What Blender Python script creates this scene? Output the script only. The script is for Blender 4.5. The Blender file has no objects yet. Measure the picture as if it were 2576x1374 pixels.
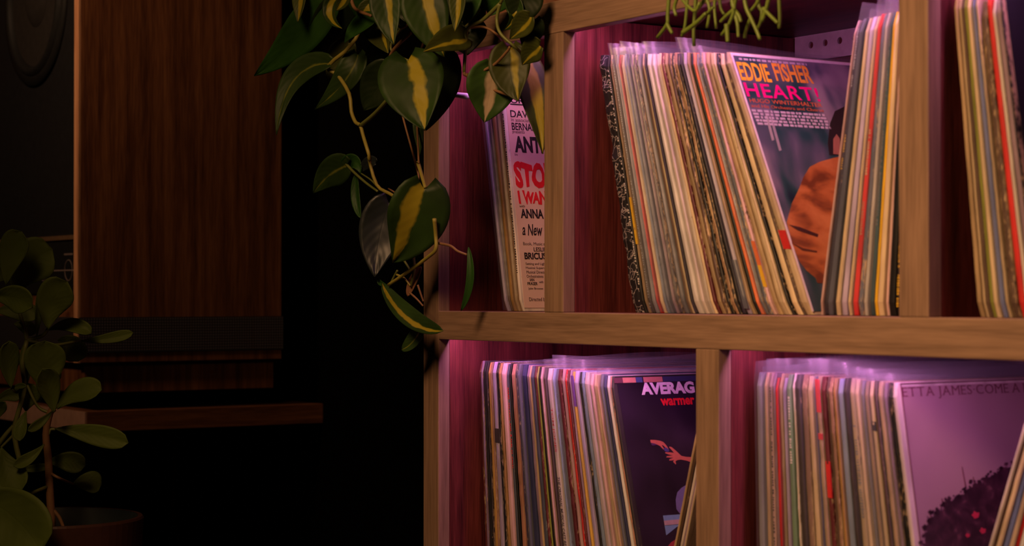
import bpy, bmesh, math, random
from mathutils import Vector, Matrix, noise as mnoise

# ------------------------------------------------------------------ camera / world / light
S = bpy.context.scene
COL = S.collection
F_PX, CX, CY = 4930.0, 1288.0, 687.0
TH = math.radians(33.3)
PITCH = math.atan(54 / F_PX)
CAM = Vector((2.094, -1.375, 1.322))
FH = Vector((-math.cos(TH), math.sin(TH), 0))
RIGHT = Vector((math.sin(TH), math.cos(TH), 0))
FW = FH * math.cos(PITCH) + Vector((0, 0, 1)) * math.sin(PITCH)
UPV = Vector((0, 0, 1)) * math.cos(PITCH) - FH * math.sin(PITCH)

cd = bpy.data.cameras.new('camera')
cam = bpy.data.objects.new('camera', cd)
COL.objects.link(cam)
rot = Matrix((RIGHT, UPV, -FW)).transposed()
cam.matrix_world = Matrix.Translation(CAM) @ rot.to_4x4()
cd.sensor_width = 36.0
cd.lens = 36.0 * F_PX / 2576.0
cd.clip_start = 0.05
cd.dof.use_dof = True
cd.dof.focus_distance = 2.66
cd.dof.aperture_fstop = 7.0
S.camera = cam

S.view_settings.view_transform = 'Standard'
S.view_settings.look = 'None'
S.view_settings.exposure = 0.0
S.view_settings.gamma = 1.0
S.view_settings.use_curve_mapping = False

w = bpy.data.worlds.new('dim_room')
S.world = w
w.use_nodes = True
w.node_tree.nodes['Background'].inputs[0].default_value = (1.0, 0.62, 0.35, 1)
w.node_tree.nodes['Background'].inputs[1].default_value = 0.004

def area_light(name, loc, target, size, power, color, spread=180):
    l = bpy.data.lights.new(name, 'AREA')
    l.shape = 'DISK'
    l.size = size
    l.energy = power
    l.color = color
    l.spread = math.radians(spread)
    o = bpy.data.objects.new(name, l)
    COL.objects.link(o)
    o.location = loc
    d = Vector(target) - Vector(loc)
    o.rotation_euler = d.to_track_quat('-Z', 'Y').to_euler()
    return o

# the warm ceiling lamp of the room, above and behind the viewer's right shoulder
area_light('ceiling_lamp_light', (0.85, -1.40, 2.4), (0.62, 0.0, 1.30), 0.6, 9.0, (1.0, 0.56, 0.27), 84)
# a second, weaker lamp far to the left in the room
area_light('far_lamp_light', (-0.95, -1.15, 2.40), (-1.25, 0.0, 1.9), 0.2, 3.2, (1.0, 0.58, 0.32), 82)
LED_STRENGTH = 50.0
LED_COLOR = (1.0, 0.36, 0.92)

# ------------------------------------------------------------------ helpers
def ray(u, v):
    return FW + RIGHT * ((u - CX) / F_PX) - UPV * ((v - CY) / F_PX)

def on_y(u, v, Y):
    r = ray(u, v)
    return CAM + r * ((Y - CAM.y) / r.y)

def on_x(u, v, X):
    r = ray(u, v)
    return CAM + r * ((X - CAM.x) / r.x)

def on_depth(u, v, d):
    return CAM + ray(u, v) * d

def on_plane(u, v, p, n):
    r = ray(u, v)
    return CAM + r * ((p - CAM).dot(n) / r.dot(n))

def wloc(o):
    p = Vector((0, 0, 0))
    while o is not None:
        p += Vector(o.location)
        o = o.parent
    return p

def tag(o, label=None, cat=None, group=None, kind=None):
    if label: o['label'] = label
    if cat: o['category'] = cat
    if group: o['group'] = group
    if kind: o['kind'] = kind
    return o

def thing(name, loc, label=None, cat=None, group=None, kind=None):
    o = bpy.data.objects.new(name, None)
    o.empty_display_size = 0.05
    COL.objects.link(o)
    o.location = loc
    return tag(o, label, cat, group, kind)

class MB:
    """collects faces (world coordinates) for ONE mesh object"""
    def __init__(self):
        self.v, self.f, self.uv = [], [], []
    def add(self, verts, faces, uvs=None):
        k = len(self.v)
        self.v += [Vector(p) for p in verts]
        self.f += [tuple(i + k for i in f) for f in faces]
        self.uv += list(uvs) if uvs else [(0, 0)] * len(verts)
        return self
    def box(self, x0, x1, y0, y1, z0, z1):
        vs = [(x, y, z) for z in (z0, z1) for y in (y0, y1) for x in (x0, x1)]
        return self.add(vs, [(0, 2, 3, 1), (4, 5, 7, 6), (0, 1, 5, 4), (2, 6, 7, 3), (0, 4, 6, 2), (1, 3, 7, 5)])
    def tube(self, pts, rad, seg=8, cap=True):
        pts = [Vector(p) for p in pts]
        n = len(pts)
        if not hasattr(rad, '__len__'): rad = [rad] * n
        vs = []
        prev = None
        for i, p in enumerate(pts):
            t = (pts[min(i + 1, n - 1)] - pts[max(i - 1, 0)])
            t = t.normalized() if t.length > 1e-9 else Vector((0, 0, 1))
            a = prev if prev is not None else (Vector((0, 0, 1)) if abs(t.z) < 0.9 else Vector((1, 0, 0)))
            b = t.cross(a)
            if b.length < 1e-6: b = t.cross(Vector((0.3, 1, 0.2)))
            b.normalize()
            a = b.cross(t).normalized()
            prev = a
            for k in range(seg):
                an = 2 * math.pi * k / seg
                vs.append(p + (a * math.cos(an) + b * math.sin(an)) * rad[i])
        fs = [(i * seg + k, i * seg + (k + 1) % seg, (i + 1) * seg + (k + 1) % seg, (i + 1) * seg + k)
              for i in range(n - 1) for k in range(seg)]
        if cap:
            fs.append(tuple(reversed(range(seg))))
            fs.append(tuple((n - 1) * seg + k for k in range(seg)))
        return self.add(vs, fs)
    def lathe(self, c, prof, seg=48, axis='z'):
        c = Vector(c)
        vs = []
        for (r, h) in prof:
            for k in range(seg):
                a = 2 * math.pi * k / seg
                if axis == 'z': vs.append(c + Vector((r * math.cos(a), r * math.sin(a), h)))
                else: vs.append(c + Vector((r * math.cos(a), h, r * math.sin(a))))
        fs = [(i * seg + k, i * seg + (k + 1) % seg, (i + 1) * seg + (k + 1) % seg, (i + 1) * seg + k)
              for i in range(len(prof) - 1) for k in range(seg)]
        return self.add(vs, fs)
    def build(self, name, mat, parent=None, loc=None, smooth=False, bevel=0.0, kind=None, label=None):
        base = wloc(parent) if parent is not None else Vector(loc or (0, 0, 0))
        me = bpy.data.meshes.new(name)
        me.from_pydata([tuple(p - base) for p in self.v], [], self.f)
        uvl = me.uv_layers.new(name='UVMap')
        for lp in me.loops:
            uvl.data[lp.index].uv = self.uv[lp.vertex_index]
        me.materials.append(mat)
        bm = bmesh.new(); bm.from_mesh(me)
        bmesh.ops.recalc_face_normals(bm, faces=bm.faces)
        bm.to_mesh(me); bm.free()
        if smooth:
            for p in me.polygons: p.use_smooth = True
        o = bpy.data.objects.new(name, me)
        COL.objects.link(o)
        if parent is not None: o.parent = parent
        else: o.location = base
        if bevel > 0:
            m = o.modifiers.new('bevel', 'BEVEL'); m.width = bevel; m.segments = 2; m.limit_method = 'ANGLE'
        if kind: o['kind'] = kind
        if label: o['label'] = label
        return o

def bez(pts, n=24):
    """smooth Catmull-Rom through points"""
    pts = [Vector(p) for p in pts]
    if len(pts) < 3:
        return [pts[0].lerp(pts[-1], i / n) for i in range(n + 1)]
    P = [pts[0] * 2 - pts[1]] + pts + [pts[-1] * 2 - pts[-2]]
    out = []
    segs = len(pts) - 1
    per = max(3, n // segs)
    for s in range(segs):
        p0, p1, p2, p3 = P[s:s + 4]
        for i in range(per):
            t = i / per
            out.append(0.5 * ((2 * p1) + (p2 - p0) * t + (2 * p0 - 5 * p1 + 4 * p2 - p3) * t * t + (3 * p1 - p0 - 3 * p2 + p3) * t ** 3))
    out.append(pts[-1])
    return out

# ------------------------------------------------------------------ materials
def new_mat(name):
    m = bpy.data.materials.new(name)
    m.use_nodes = True
    nt = m.node_tree
    b = nt.nodes['Principled BSDF']
    return m, nt, b

def N(nt, t, **kw):
    n = nt.nodes.new(t)
    for k, v in kw.items():
        setattr(n, k, v)
    return n

def ramp(nt, stops, interp='LINEAR'):
    r = nt.nodes.new('ShaderNodeValToRGB')
    r.color_ramp.interpolation = interp
    els = r.color_ramp.elements
    while len(els) < len(stops): els.new(0.5)
    for e, (p, c) in zip(els, stops):
        e.position = p
        e.color = (c[0], c[1], c[2], 1)
    return r

def plain(name, col, rough=0.5, metal=0.0, spec=0.5, noise_amt=0.12, scale=60):
    m, nt, b = new_mat(name)
    tc = N(nt, 'ShaderNodeTexCoord')
    nz = N(nt, 'ShaderNodeTexNoise'); nz.inputs['Scale'].default_value = scale; nz.inputs['Detail'].default_value = 3
    nt.links.new(tc.outputs['Object'], nz.inputs['Vector'])
    lo = [c * (1 - noise_amt) for c in col]; hi = [min(1, c * (1 + noise_amt)) for c in col]
    r = ramp(nt, [(0.3, lo), (0.7, hi)])
    nt.links.new(nz.outputs['Fac'], r.inputs[0])
    nt.links.new(r.outputs[0], b.inputs['Base Color'])
    b.inputs['Roughness'].default_value = rough
    b.inputs['Metallic'].default_value = metal
    b.inputs['Specular IOR Level'].default_value = spec
    return m

def wood(name, cols, axis='z', rough=0.45, fine=1.0, spec=0.35, streak=1.0, cross=55):
    m, nt, b = new_mat(name)
    tc = N(nt, 'ShaderNodeTexCoord')
    mp = N(nt, 'ShaderNodeMapping')
    s = {'x': (0.05, 1, 1), 'y': (1, 0.05, 1), 'z': (1, 1, 0.05)}[axis]
    mp.inputs['Scale'].default_value = s
    nt.links.new(tc.outputs['Object'], mp.inputs['Vector'])
    n1 = N(nt, 'ShaderNodeTexNoise'); n1.inputs['Scale'].default_value = cross * streak; n1.inputs['Detail'].default_value = 5; n1.inputs['Distortion'].default_value = 0.6
    n2 = N(nt, 'ShaderNodeTexNoise'); n2.inputs['Scale'].default_value = 420 * fine; n2.inputs['Detail'].default_value = 2
    nt.links.new(mp.outputs[0], n1.inputs['Vector']); nt.links.new(mp.outputs[0], n2.inputs['Vector'])
    mx = N(nt, 'ShaderNodeMix'); mx.data_type = 'FLOAT'; mx.inputs[0].default_value = 0.35
    nt.links.new(n1.outputs['Fac'], mx.inputs[2]); nt.links.new(n2.outputs['Fac'], mx.inputs[3])
    r = ramp(nt, [(0.34, cols[0]), (0.5, cols[1]), (0.66, cols[2])])
    nt.links.new(mx.outputs[0], r.inputs[0])
    nt.links.new(r.outputs[0], b.inputs['Base Color'])
    bp = N(nt, 'ShaderNodeBump'); bp.inputs['Strength'].default_value = 0.15; bp.inputs['Distance'].default_value = 0.001
    nt.links.new(n2.outputs['Fac'], bp.inputs['Height']); nt.links.new(bp.outputs[0], b.inputs['Normal'])
    b.inputs['Roughness'].default_value = rough
    b.inputs['Specular IOR Level'].default_value = spec
    return m

OAK = [(0.165, 0.100, 0.066), (0.235, 0.144, 0.096), (0.30, 0.186, 0.124)]
oak_x = wood('oak_rail', OAK, 'x', 0.5, cross=95)
oak_z = wood('oak_post', OAK, 'z', 0.5, cross=95)
RED = [(0.028, 0.006, 0.006), (0.105, 0.021, 0.019), (0.195, 0.041, 0.037)]
red_z = wood('red_brown_panel', RED, 'z', 0.42, streak=0.8)
red_y = wood('red_brown_board', RED, 'x', 0.42)
WAL = [(0.05, 0.017, 0.007), (0.115, 0.042, 0.016), (0.19, 0.075, 0.028)]
walnut_z = wood('walnut_veneer', WAL, 'z', 0.42, streak=0.9)
walnut_y = wood('walnut_board', WAL, 'y', 0.45)
black_matte = plain('black_matte', (0.006, 0.006, 0.007), 0.8, spec=0.1)
black_wall = plain('black_wall_paint', (0.0012, 0.0011, 0.0011), 0.95, spec=0.0)
floor_mat = wood('dark_floorboards', [(0.01, 0.006, 0.004), (0.02, 0.012, 0.008), (0.03, 0.018, 0.012)], 'x', 0.6)
cone_mat = plain('grey_cone_paper', (0.014, 0.012, 0.011), 0.85, spec=0.1)
rubber = plain('black_rubber', (0.006, 0.006, 0.006), 0.6, spec=0.15)
metal_trim = plain('brushed_trim', (0.22, 0.13, 0.07), 0.35, metal=0.6)
print_grey = plain('grey_silkscreen', (0.16, 0.12, 0.11), 0.6)
pot_mat = plain('dark_brown_glaze', (0.055, 0.022, 0.014), 0.4)
pot_in = plain('dull_teal_glaze', (0.014, 0.022, 0.022), 0.6)
soil_mat = plain('dark_soil', (0.008, 0.006, 0.004), 0.95, scale=200, noise_amt=0.5)
cord_mat = plain('brown_cord', (0.10, 0.045, 0.025), 0.6)
terracotta = plain('terracotta', (0.22, 0.09, 0.045), 0.7)
steel = plain('pale_painted_metal', (0.55, 0.45, 0.45), 0.5)

def emission(name, col, strength):
    m, nt, b = new_mat(name)
    b.inputs['Base Color'].default_value = (*col, 1)
    b.inputs['Emission Color'].default_value = (*col, 1)
    b.inputs['Emission Strength'].default_value = strength
    return m
led_mat = emission('magenta_led', LED_COLOR, LED_STRENGTH)

def film_material():
    m, nt, b = new_mat('clear_plastic_film')
    out = nt.nodes['Material Output']
    nt.nodes.remove(b)
    tr = N(nt, 'ShaderNodeBsdfTransparent')
    tr.inputs[0].default_value = (0.97, 0.97, 0.98, 1)
    df = N(nt, 'ShaderNodeBsdfDiffuse'); df.inputs[0].default_value = (0.8, 0.78, 0.82, 1)
    tl = N(nt, 'ShaderNodeBsdfTranslucent'); tl.inputs[0].default_value = (0.8, 0.78, 0.82, 1)
    gl = N(nt, 'ShaderNodeBsdfGlossy'); gl.inputs['Roughness'].default_value = 0.3
    tc = N(nt, 'ShaderNodeTexCoord')
    nz = N(nt, 'ShaderNodeTexNoise'); nz.inputs['Scale'].default_value = 35; nz.inputs['Detail'].default_value = 2
    nt.links.new(tc.outputs['Object'], nz.inputs['Vector'])
    bp = N(nt, 'ShaderNodeBump'); bp.inputs['Strength'].default_value = 0.3; bp.inputs['Distance'].default_value = 0.002
    nt.links.new(nz.outputs['Fac'], bp.inputs['Height'])
    nt.links.new(bp.outputs[0], gl.inputs['Normal'])
    a = N(nt, 'ShaderNodeMixShader'); a.inputs[0].default_value = 0.5
    nt.links.new(df.outputs[0], a.inputs[1]); nt.links.new(tl.outputs[0], a.inputs[2])
    c = N(nt, 'ShaderNodeMixShader'); c.inputs[0].default_value = 0.06
    nt.links.new(tr.outputs[0], c.inputs[1]); nt.links.new(a.outputs[0], c.inputs[2])
    d = N(nt, 'ShaderNodeMixShader'); d.inputs[0].default_value = 0.03
    nt.links.new(c.outputs[0], d.inputs[1]); nt.links.new(gl.outputs[0], d.inputs[2])
    nt.links.new(d.outputs[0], out.inputs['Surface'])
    return m
film = film_material()

def spine_material(name, col, worn, wear, seed):
    """printed cardboard spine: ink colour rubbed through to bare board in streaks and flecks"""
    m, nt, b = new_mat(name)
    tc = N(nt, 'ShaderNodeTexCoord')
    mp = N(nt, 'ShaderNodeMapping')
    mp.inputs['Scale'].default_value = (1.0, 1.0, 0.22)
    mp.inputs['Location'].default_value = (seed * 1.37, seed * 0.71, seed * 2.3)
    nt.links.new(tc.outputs['Object'], mp.inputs['Vector'])
    n1 = N(nt, 'ShaderNodeTexNoise'); n1.inputs['Scale'].default_value = 430; n1.inputs['Detail'].default_value = 3; n1.inputs['Roughness'].default_value = 0.65
    nt.links.new(mp.outputs[0], n1.inputs['Vector'])
    n3 = N(nt, 'ShaderNodeTexNoise'); n3.inputs['Scale'].default_value = 60; n3.inputs['Detail'].default_value = 2
    nt.links.new(mp.outputs[0], n3.inputs['Vector'])
    mx = N(nt, 'ShaderNodeMix'); mx.data_type = 'FLOAT'; mx.inputs[0].default_value = 0.42
    nt.links.new(n1.outputs['Fac'], mx.inputs[2]); nt.links.new(n3.outputs['Fac'], mx.inputs[3])
    uv = N(nt, 'ShaderNodeUVMap'); sx = N(nt, 'ShaderNodeSeparateXYZ'); nt.links.new(uv.outputs[0], sx.inputs[0])
    e0 = N(nt, 'ShaderNodeMath', operation='SUBTRACT'); e0.inputs[1].default_value = 0.5; nt.links.new(sx.outputs[0], e0.inputs[0])
    e1 = N(nt, 'ShaderNodeMath', operation='ABSOLUTE'); nt.links.new(e0.outputs[0], e1.inputs[0])
    e2 = N(nt, 'ShaderNodeMapRange'); e2.inputs['From Min'].default_value = 0.30; e2.inputs['From Max'].default_value = 0.52; e2.inputs['To Max'].default_value = 0.04 + 0.12 * wear
    nt.links.new(e1.outputs[0], e2.inputs['Value'])
    ee = N(nt, 'ShaderNodeMath', operation='ADD'); nt.links.new(mx.outputs[0], ee.inputs[0]); nt.links.new(e2.outputs[0], ee.inputs[1])
    mx = ee
    t = 0.84 - 0.29 * wear
    rm = ramp(nt, [(max(0, t - 0.05), (0, 0, 0)), (min(1, t + 0.03), (1, 1, 1))])
    nt.links.new(mx.outputs[0], rm.inputs[0])
    lo = [c * 0.8 for c in col]; hi = [min(1, c * 1.15) for c in col]
    rc = ramp(nt, [(0.35, lo), (0.65, hi)])
    nt.links.new(n3.outputs['Fac'], rc.inputs[0])
    mc = N(nt, 'ShaderNodeMix'); mc.data_type = 'RGBA'
    nt.links.new(rm.outputs[0], mc.inputs[0])
    nt.links.new(rc.outputs[0], mc.inputs[6])
    mc.inputs[7].default_value = (*worn, 1)
    nt.links.new(mc.outputs[2], b.inputs['Base Color'])
    bp = N(nt, 'ShaderNodeBump'); bp.inputs['Strength'].default_value = 0.4; bp.inputs['Distance'].default_value = 0.0008
    nt.links.new(n1.outputs['Fac'], bp.inputs['Height']); nt.links.new(bp.outputs[0], b.inputs['Normal'])
    b.inputs['Roughness'].default_value = 0.55
    b.inputs['Specular IOR Level'].default_value = 0.3
    return m

def cracked_material():
    m, nt, b = new_mat('jacket_cracked_black')
    tc = N(nt, 'ShaderNodeTexCoord')
    nz = N(nt, 'ShaderNodeTexNoise'); nz.inputs['Scale'].default_value = 60; nt.links.new(tc.outputs['Object'], nz.inputs['Vector'])
    mxv = N(nt, 'ShaderNodeMix'); mxv.data_type = 'VECTOR'; mxv.inputs[0].default_value = 0.05
    nt.links.new(tc.outputs['Object'], mxv.inputs[4]); nt.links.new(nz.outputs['Color'], mxv.inputs[5])
    vo = N(nt, 'ShaderNodeTexVoronoi'); vo.feature = 'DISTANCE_TO_EDGE'; vo.inputs['Scale'].default_value = 58
    nt.links.new(mxv.outputs[1], vo.inputs['Vector'])
    r = ramp(nt, [(0.012, (0.36, 0.30, 0.33)), (0.045, (0.012, 0.010, 0.014))])
    nt.links.new(vo.outputs['Distance'], r.inputs[0])
    uv = N(nt, 'ShaderNodeUVMap'); sx = N(nt, 'ShaderNodeSeparateXYZ'); nt.links.new(uv.outputs[0], sx.inputs[0])
    re = ramp(nt, [(0.0, (1, 1, 1)), (0.06, (0, 0, 0))]); nt.links.new(sx.outputs[0], re.inputs[0])
    mc = N(nt, 'ShaderNodeMix'); mc.data_type = 'RGBA'
    nt.links.new(re.outputs[0], mc.inputs[0]); nt.links.new(r.outputs[0], mc.inputs[6]); mc.inputs[7].default_value = (0.38, 0.25, 0.16, 1)
    nt.links.new(mc.outputs[2], b.inputs['Base Color']); b.inputs['Roughness'].default_value = 0.5
    return m

_ink = {}
def ink(col, rough=0.5):
    k = tuple(round(c, 4) for c in col)
    if k not in _ink:
        m = plain('printed_ink', col, rough, noise_amt=0.08, scale=150)
        _ink[k] = m
    return _ink[k]

# ------------------------------------------------------------------ room
YW = 0.395
t = MB().box(-4.0, 3.2, YW, YW + 0.08, 0, 2.9).build('wall_back', black_wall); tag(t, kind='structure')
t = MB().box(-4.0, 3.2, -4.0, YW + 0.08, -0.08, 0).build('floor', floor_mat); tag(t, kind='structure')
t = MB().box(-4.0, 3.2, -4.0, YW + 0.08, 2.9, 2.98).build('ceiling', black_wall); tag(t, kind='structure')
t = MB().box(-4.08, -4.0, -4.0, YW + 0.08, 0, 2.9).build('wall_left', black_wall); tag(t, kind='structure')

# ------------------------------------------------------------------ record shelf
Z_MID, Z_LOW = 1.2998, 0.9175
X_L0, X_L1 = -0.2208, -0.1808
D1 = (0.0735, 0.1150)
D2 = (0.6930, 0.7332)
D3 = (0.3746, 0.4150)
X_R0, X_R1 = 0.985, 1.025
Y_BACK = 0.379
shelf = thing('record_shelf', (0.4, 0.19, 0.0), 'tall oak-edged record shelf with dark red-brown inner panels and magenta strip lights', 'shelf')

def side_panel(x0, x1, z0, z1, name='divider'):
    g = MB().box(x0, x1, 0.018, Y_BACK, z0, z1 + 0.0182).build(name, red_z, shelf)
    MB().box(x0, x1, 0.0, 0.018, z0, z1).build('edge_strip', oak_z, g, bevel=0.0012)
    return g
def shelf_board(x0, x1, z1, name='shelf_board', thick=0.0395):
    g = MB().box(x0, x1, 0.018, Y_BACK, z1 - 0.02, z1).build(name, red_y, shelf)
    MB().box(x0, x1, 0.0, 0.018, z1 - thick, z1).build('front_rail', oak_x, g, bevel=0.0012)
    return g
Z_TOP = 1.6857
side_panel(X_L0, X_L1, 0.0, Z_TOP - 0.04, 'end_panel')
side_panel(X_R0, X_R1, 0.0, Z_TOP - 0.04, 'end_panel')
shelf_board(X_L0, X_R1, Z_TOP, 'top_board', 0.0400)
shelf_board(X_L1, X_R0, Z_MID, 'shelf_board', 0.0385)
shelf_board(X_L1, X_R0, Z_LOW)
shelf_board(X_L1, X_R0, 0.53)
shelf_board(X_L1, X_R0, 0.145)
side_panel(D1[0], D1[1], Z_MID, Z_TOP - 0.04)
side_panel(D2[0], D2[1], Z_MID, Z_TOP - 0.04)
side_panel(D3[0], D3[1], Z_LOW, Z_MID - 0.0385)
side_panel(D3[0], D3[1], 0.145, 0.4915)
side_panel(D3[0], D3[1], 0.53, 0.8755)
MB().box(X_L0, X_R1, Y_BACK, Y_BACK + 0.012, 0.0, Z_TOP).build('back_panel', red_z, shelf)
for (xa, xb, zt) in ((X_L1, D1[0], Z_TOP), (D1[1], D2[0], Z_TOP), (D2[1], X_R0, Z_TOP), (X_L1, D3[0], Z_MID), (D3[1], X_R0, Z_MID)):
    MB().box(xa + 0.02, xb - 0.01, 0.0190, 0.0275, zt - 0.0225, zt - 0.0200).build('led_strip', led_mat, shelf, label='glowing magenta strip light under the board')

# perforated cleat on the back of the middle upper cell
def perforated(x0, x1, y, z0, z1, holes, r):
    cu = bpy.data.curves.new('perforated_strip', 'CURVE')
    cu.dimensions = '2D'; cu.fill_mode = 'BOTH'; cu.extrude = 0.0015
    sp = cu.splines.new('POLY'); pts = [(x0, z0), (x1, z0), (x1, z1), (x0, z1)]
    sp.points.add(3)
    for p, q in zip(sp.points, pts): p.co = (q[0], q[1], 0, 1)
    sp.use_cyclic_u = True
    for hx, hz in holes:
        sp = cu.splines.new('POLY'); sp.points.add(19)
        for k in range(20):
            a = 2 * math.pi * k / 20
            sp.points[k].co = (hx + r * math.cos(a), hz + r * math.sin(a), 0, 1)
        sp.use_cyclic_u = True
    o = bpy.data.objects.new('tmp', cu); COL.objects.link(o)
    me = bpy.data.meshes.new_from_object(o)
    bpy.data.objects.remove(o)
    base = wloc(shelf)
    for v in me.vertices:
        x, z, d = v.co.x, v.co.y, v.co.z
        v.co = Vector((x, y + d, z)) - base
    me.materials.append(steel)
    ob = bpy.data.objects.new('perforated_strip', me); COL.objects.link(ob); ob.parent = shelf
    return ob
pl = on_y(2003, 97, Y_BACK - 0.002); pr = on_y(2140, 78, Y_BACK - 0.002)
zc = on_y(2078, 108, Y_BACK - 0.002).z
hx0 = on_y(2042, 113, Y_BACK - 0.002).x; hx1 = on_y(2078, 108, Y_BACK - 0.002).x
dx = hx1 - hx0
perforated(D1[1] + 0.002, 0.60, Y_BACK - 0.002, zc - 0.021, zc + 0.0135,
           [(hx0 + k * dx, zc) for k in range(-1, 14) if D1[1] + 0.008 < hx0 + k * dx < 0.59], 0.0045)

# ------------------------------------------------------------------ lettering
def text_mesh(body, bold=0.0, spacing=1.0):
    cu = bpy.data.curves.new('txt', 'FONT')
    cu.body = body
    cu.offset = bold
    cu.space_character = spacing
    cu.resolution_u = 3
    o = bpy.data.objects.new('txt', cu); COL.objects.link(o)
    me = bpy.data.meshes.new_from_object(o)
    bpy.data.objects.remove(o); bpy.data.curves.remove(cu)
    vs = [(v.co.x, v.co.y) for v in me.vertices]
    fs = [tuple(p.vertices) for p in me.polygons]
    bpy.data.meshes.remove(me)
    xs = [a for a, b in vs]; ys = [b for a, b in vs]
    x0, x1, y0, y1 = min(xs), max(xs), min(ys), max(ys)
    return [((a - x0) / (x1 - x0), (b - y0) / (y1 - y0)) for a, b in vs], fs

def serif_mesh(body):
    """capitals with slab serifs, laid out on one line"""
    H = None
    vs, fs, x = [], [], 0.0
    for ch in body:
        if ch == ' ':
            x += 0.28; continue
        cu = bpy.data.curves.new('txt', 'FONT'); cu.body = ch; cu.resolution_u = 4; cu.offset = -0.006
        o = bpy.data.objects.new('txt', cu); COL.objects.link(o)
        me = bpy.data.meshes.new_from_object(o)
        bpy.data.objects.remove(o); bpy.data.curves.remove(cu)
        pts = [(v.co.x, v.co.y) for v in me.vertices]
        k0 = len(vs)
        if H is None: H = max(b for a, b in pts) - min(b for a, b in pts)
        xmin = min(a for a, b in pts)
        pts = [((a - xmin) / H * 0.92, b / H) for a, b in pts]
        wd = max(a for a, b in pts)
        vs += [(x + a, b) for a, b in pts]
        fs += [tuple(i + k0 for i in p.vertices) for p in me.polygons]
        bpy.data.meshes.remove(me)
        if ch in 'ETAJMLIRH':
            for lev, sgn in ((0.0, 1), (1.0, -1)):
                xs = sorted(a for a, b in pts if abs(b - lev) < 0.02)
                groups = []
                for a in xs:
                    if groups and a - groups[-1][1] < 0.22: groups[-1][1] = a
                    else: groups.append([a, a])
                for g0, g1 in groups:
                    if ch == 'J' and lev == 0.0: continue
                    k = len(vs)
                    q = [(x + g0 - .08, lev), (x + g1 + .08, lev), (x + g1 + .06, lev + sgn * .05), (x + g0 - .06, lev + sgn * .05)]
                    vs += q
                    fs.append((k, k + 1, k + 2, k + 3) if sgn > 0 else (k + 3, k + 2, k + 1, k))
        x += wd + 0.20
    x0, x1 = min(a for a, b in vs), max(a for a, b in vs)
    return [((a - x0) / (x1 - x0), b) for a, b in vs], fs

class Face:
    """the right-hand face (front cover) of a leaning record; s runs back along +Y, t up the lean"""
    def __init__(self, br, tr, y0):
        self.o = Vector((br[0], y0, br[1]))
        e = Vector((tr[0] - br[0], 0, tr[1] - br[1])); self.h = e.length
        self.e = e.normalized()
        self.n = Vector((self.e.z, 0, -self.e.x))
    def st(self, u, v):
        p = on_plane(u, v, self.o + self.n * 0.0006, self.n)
        d = p - self.o
        return d.y, d.dot(self.e)
    def pt(self, s, t, lift=0.0006):
        return self.o + Vector((0, s, 0)) + self.e * t + self.n * lift
    def flat(self, sts, faces, name, mat, parent, lift=0.0006, thick=0.00025):
        """a printed patch as a thin solid"""
        a = [self.pt(s, t, lift) for s, t in sts]; b = [self.pt(s, t, lift - thick) for s, t in sts]
        n = len(sts)
        fs = list(faces) + [tuple(i + n for i in reversed(f)) for f in faces]
        cnt = {}
        for f in faces:
            for i in range(len(f)):
                e = (f[i], f[(i + 1) % len(f)]); cnt[e] = cnt.get(e, 0) + 1
        for (i, j) in cnt:
            if (j, i) not in cnt: fs.append((j, i, i + n, j + n))
        return MB().add(a + b, fs).build(name, mat, parent)
    def poly(self, pix, name, mat, parent, lift=0.0006):
        sts = [self.st(u, v) for u, v in pix]
        return self.poly_st(sts, name, mat, parent, lift)
    def poly_st(self, sts, name, mat, parent, lift=0.0006):
        from mathutils.geometry import tessellate_polygon
        tri = tessellate_polygon([[Vector((s, t, 0)) for s, t in sts]])
        ar = sum(sts[i][0] * sts[(i + 1) % len(sts)][1] - sts[(i + 1) % len(sts)][0] * sts[i][1] for i in range(len(sts)))
        tri = [tuple(f) for f in tri]
        def a2(f):
            (x0, y0), (x1, y1), (x2, y2) = [sts[i] for i in f]
            return (x1 - x0) * (y2 - y0) - (x2 - x0) * (y1 - y0)
        tri = [f if a2(f) > 0 else (f[0], f[2], f[1]) for f in tri if abs(a2(f)) > 1e-14]
        return self.flat(sts, tri, name, mat, parent, lift)
    def text(self, body, bl, tl, br, name, mat, parent, bold=0.0, lift=0.0009, spacing=1.0, warp=None, serif=False):
        s0, t0 = self.st(*bl); _, t1 = self.st(*tl); s1, t2 = self.st(*br)
        vs, fs = serif_mesh(body) if serif else text_mesh(body, bold, spacing)
        if warp: vs = [warp(a, b) for a, b in vs]
        sts = [(s0 + a * (s1 - s0), t0 + b * (t1 - t0)) for a, b in vs]
        return self.flat(sts, fs, name, mat, parent, lift)

# ------------------------------------------------------------------ records
ORD = ['first', 'second', 'third', 'fourth', 'fifth', 'sixth', 'seventh', 'eighth', 'ninth', 'tenth', 'eleventh', 'twelfth',
       'thirteenth', 'fourteenth', 'fifteenth', 'sixteenth', 'seventeenth', 'eighteenth', 'nineteenth', 'twentieth']
TENS = {20: 'twenty', 30: 'thirty', 40: 'forty', 50: 'fifty'}
def ordinal(i):
    if i <= 20: return ORD[i - 1]
    if i % 10 == 0: return {30: 'thirtieth', 40: 'fortieth', 50: 'fiftieth'}[i]
    return TENS[i // 10 * 10] + '-' + ORD[i % 10 - 1]

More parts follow.
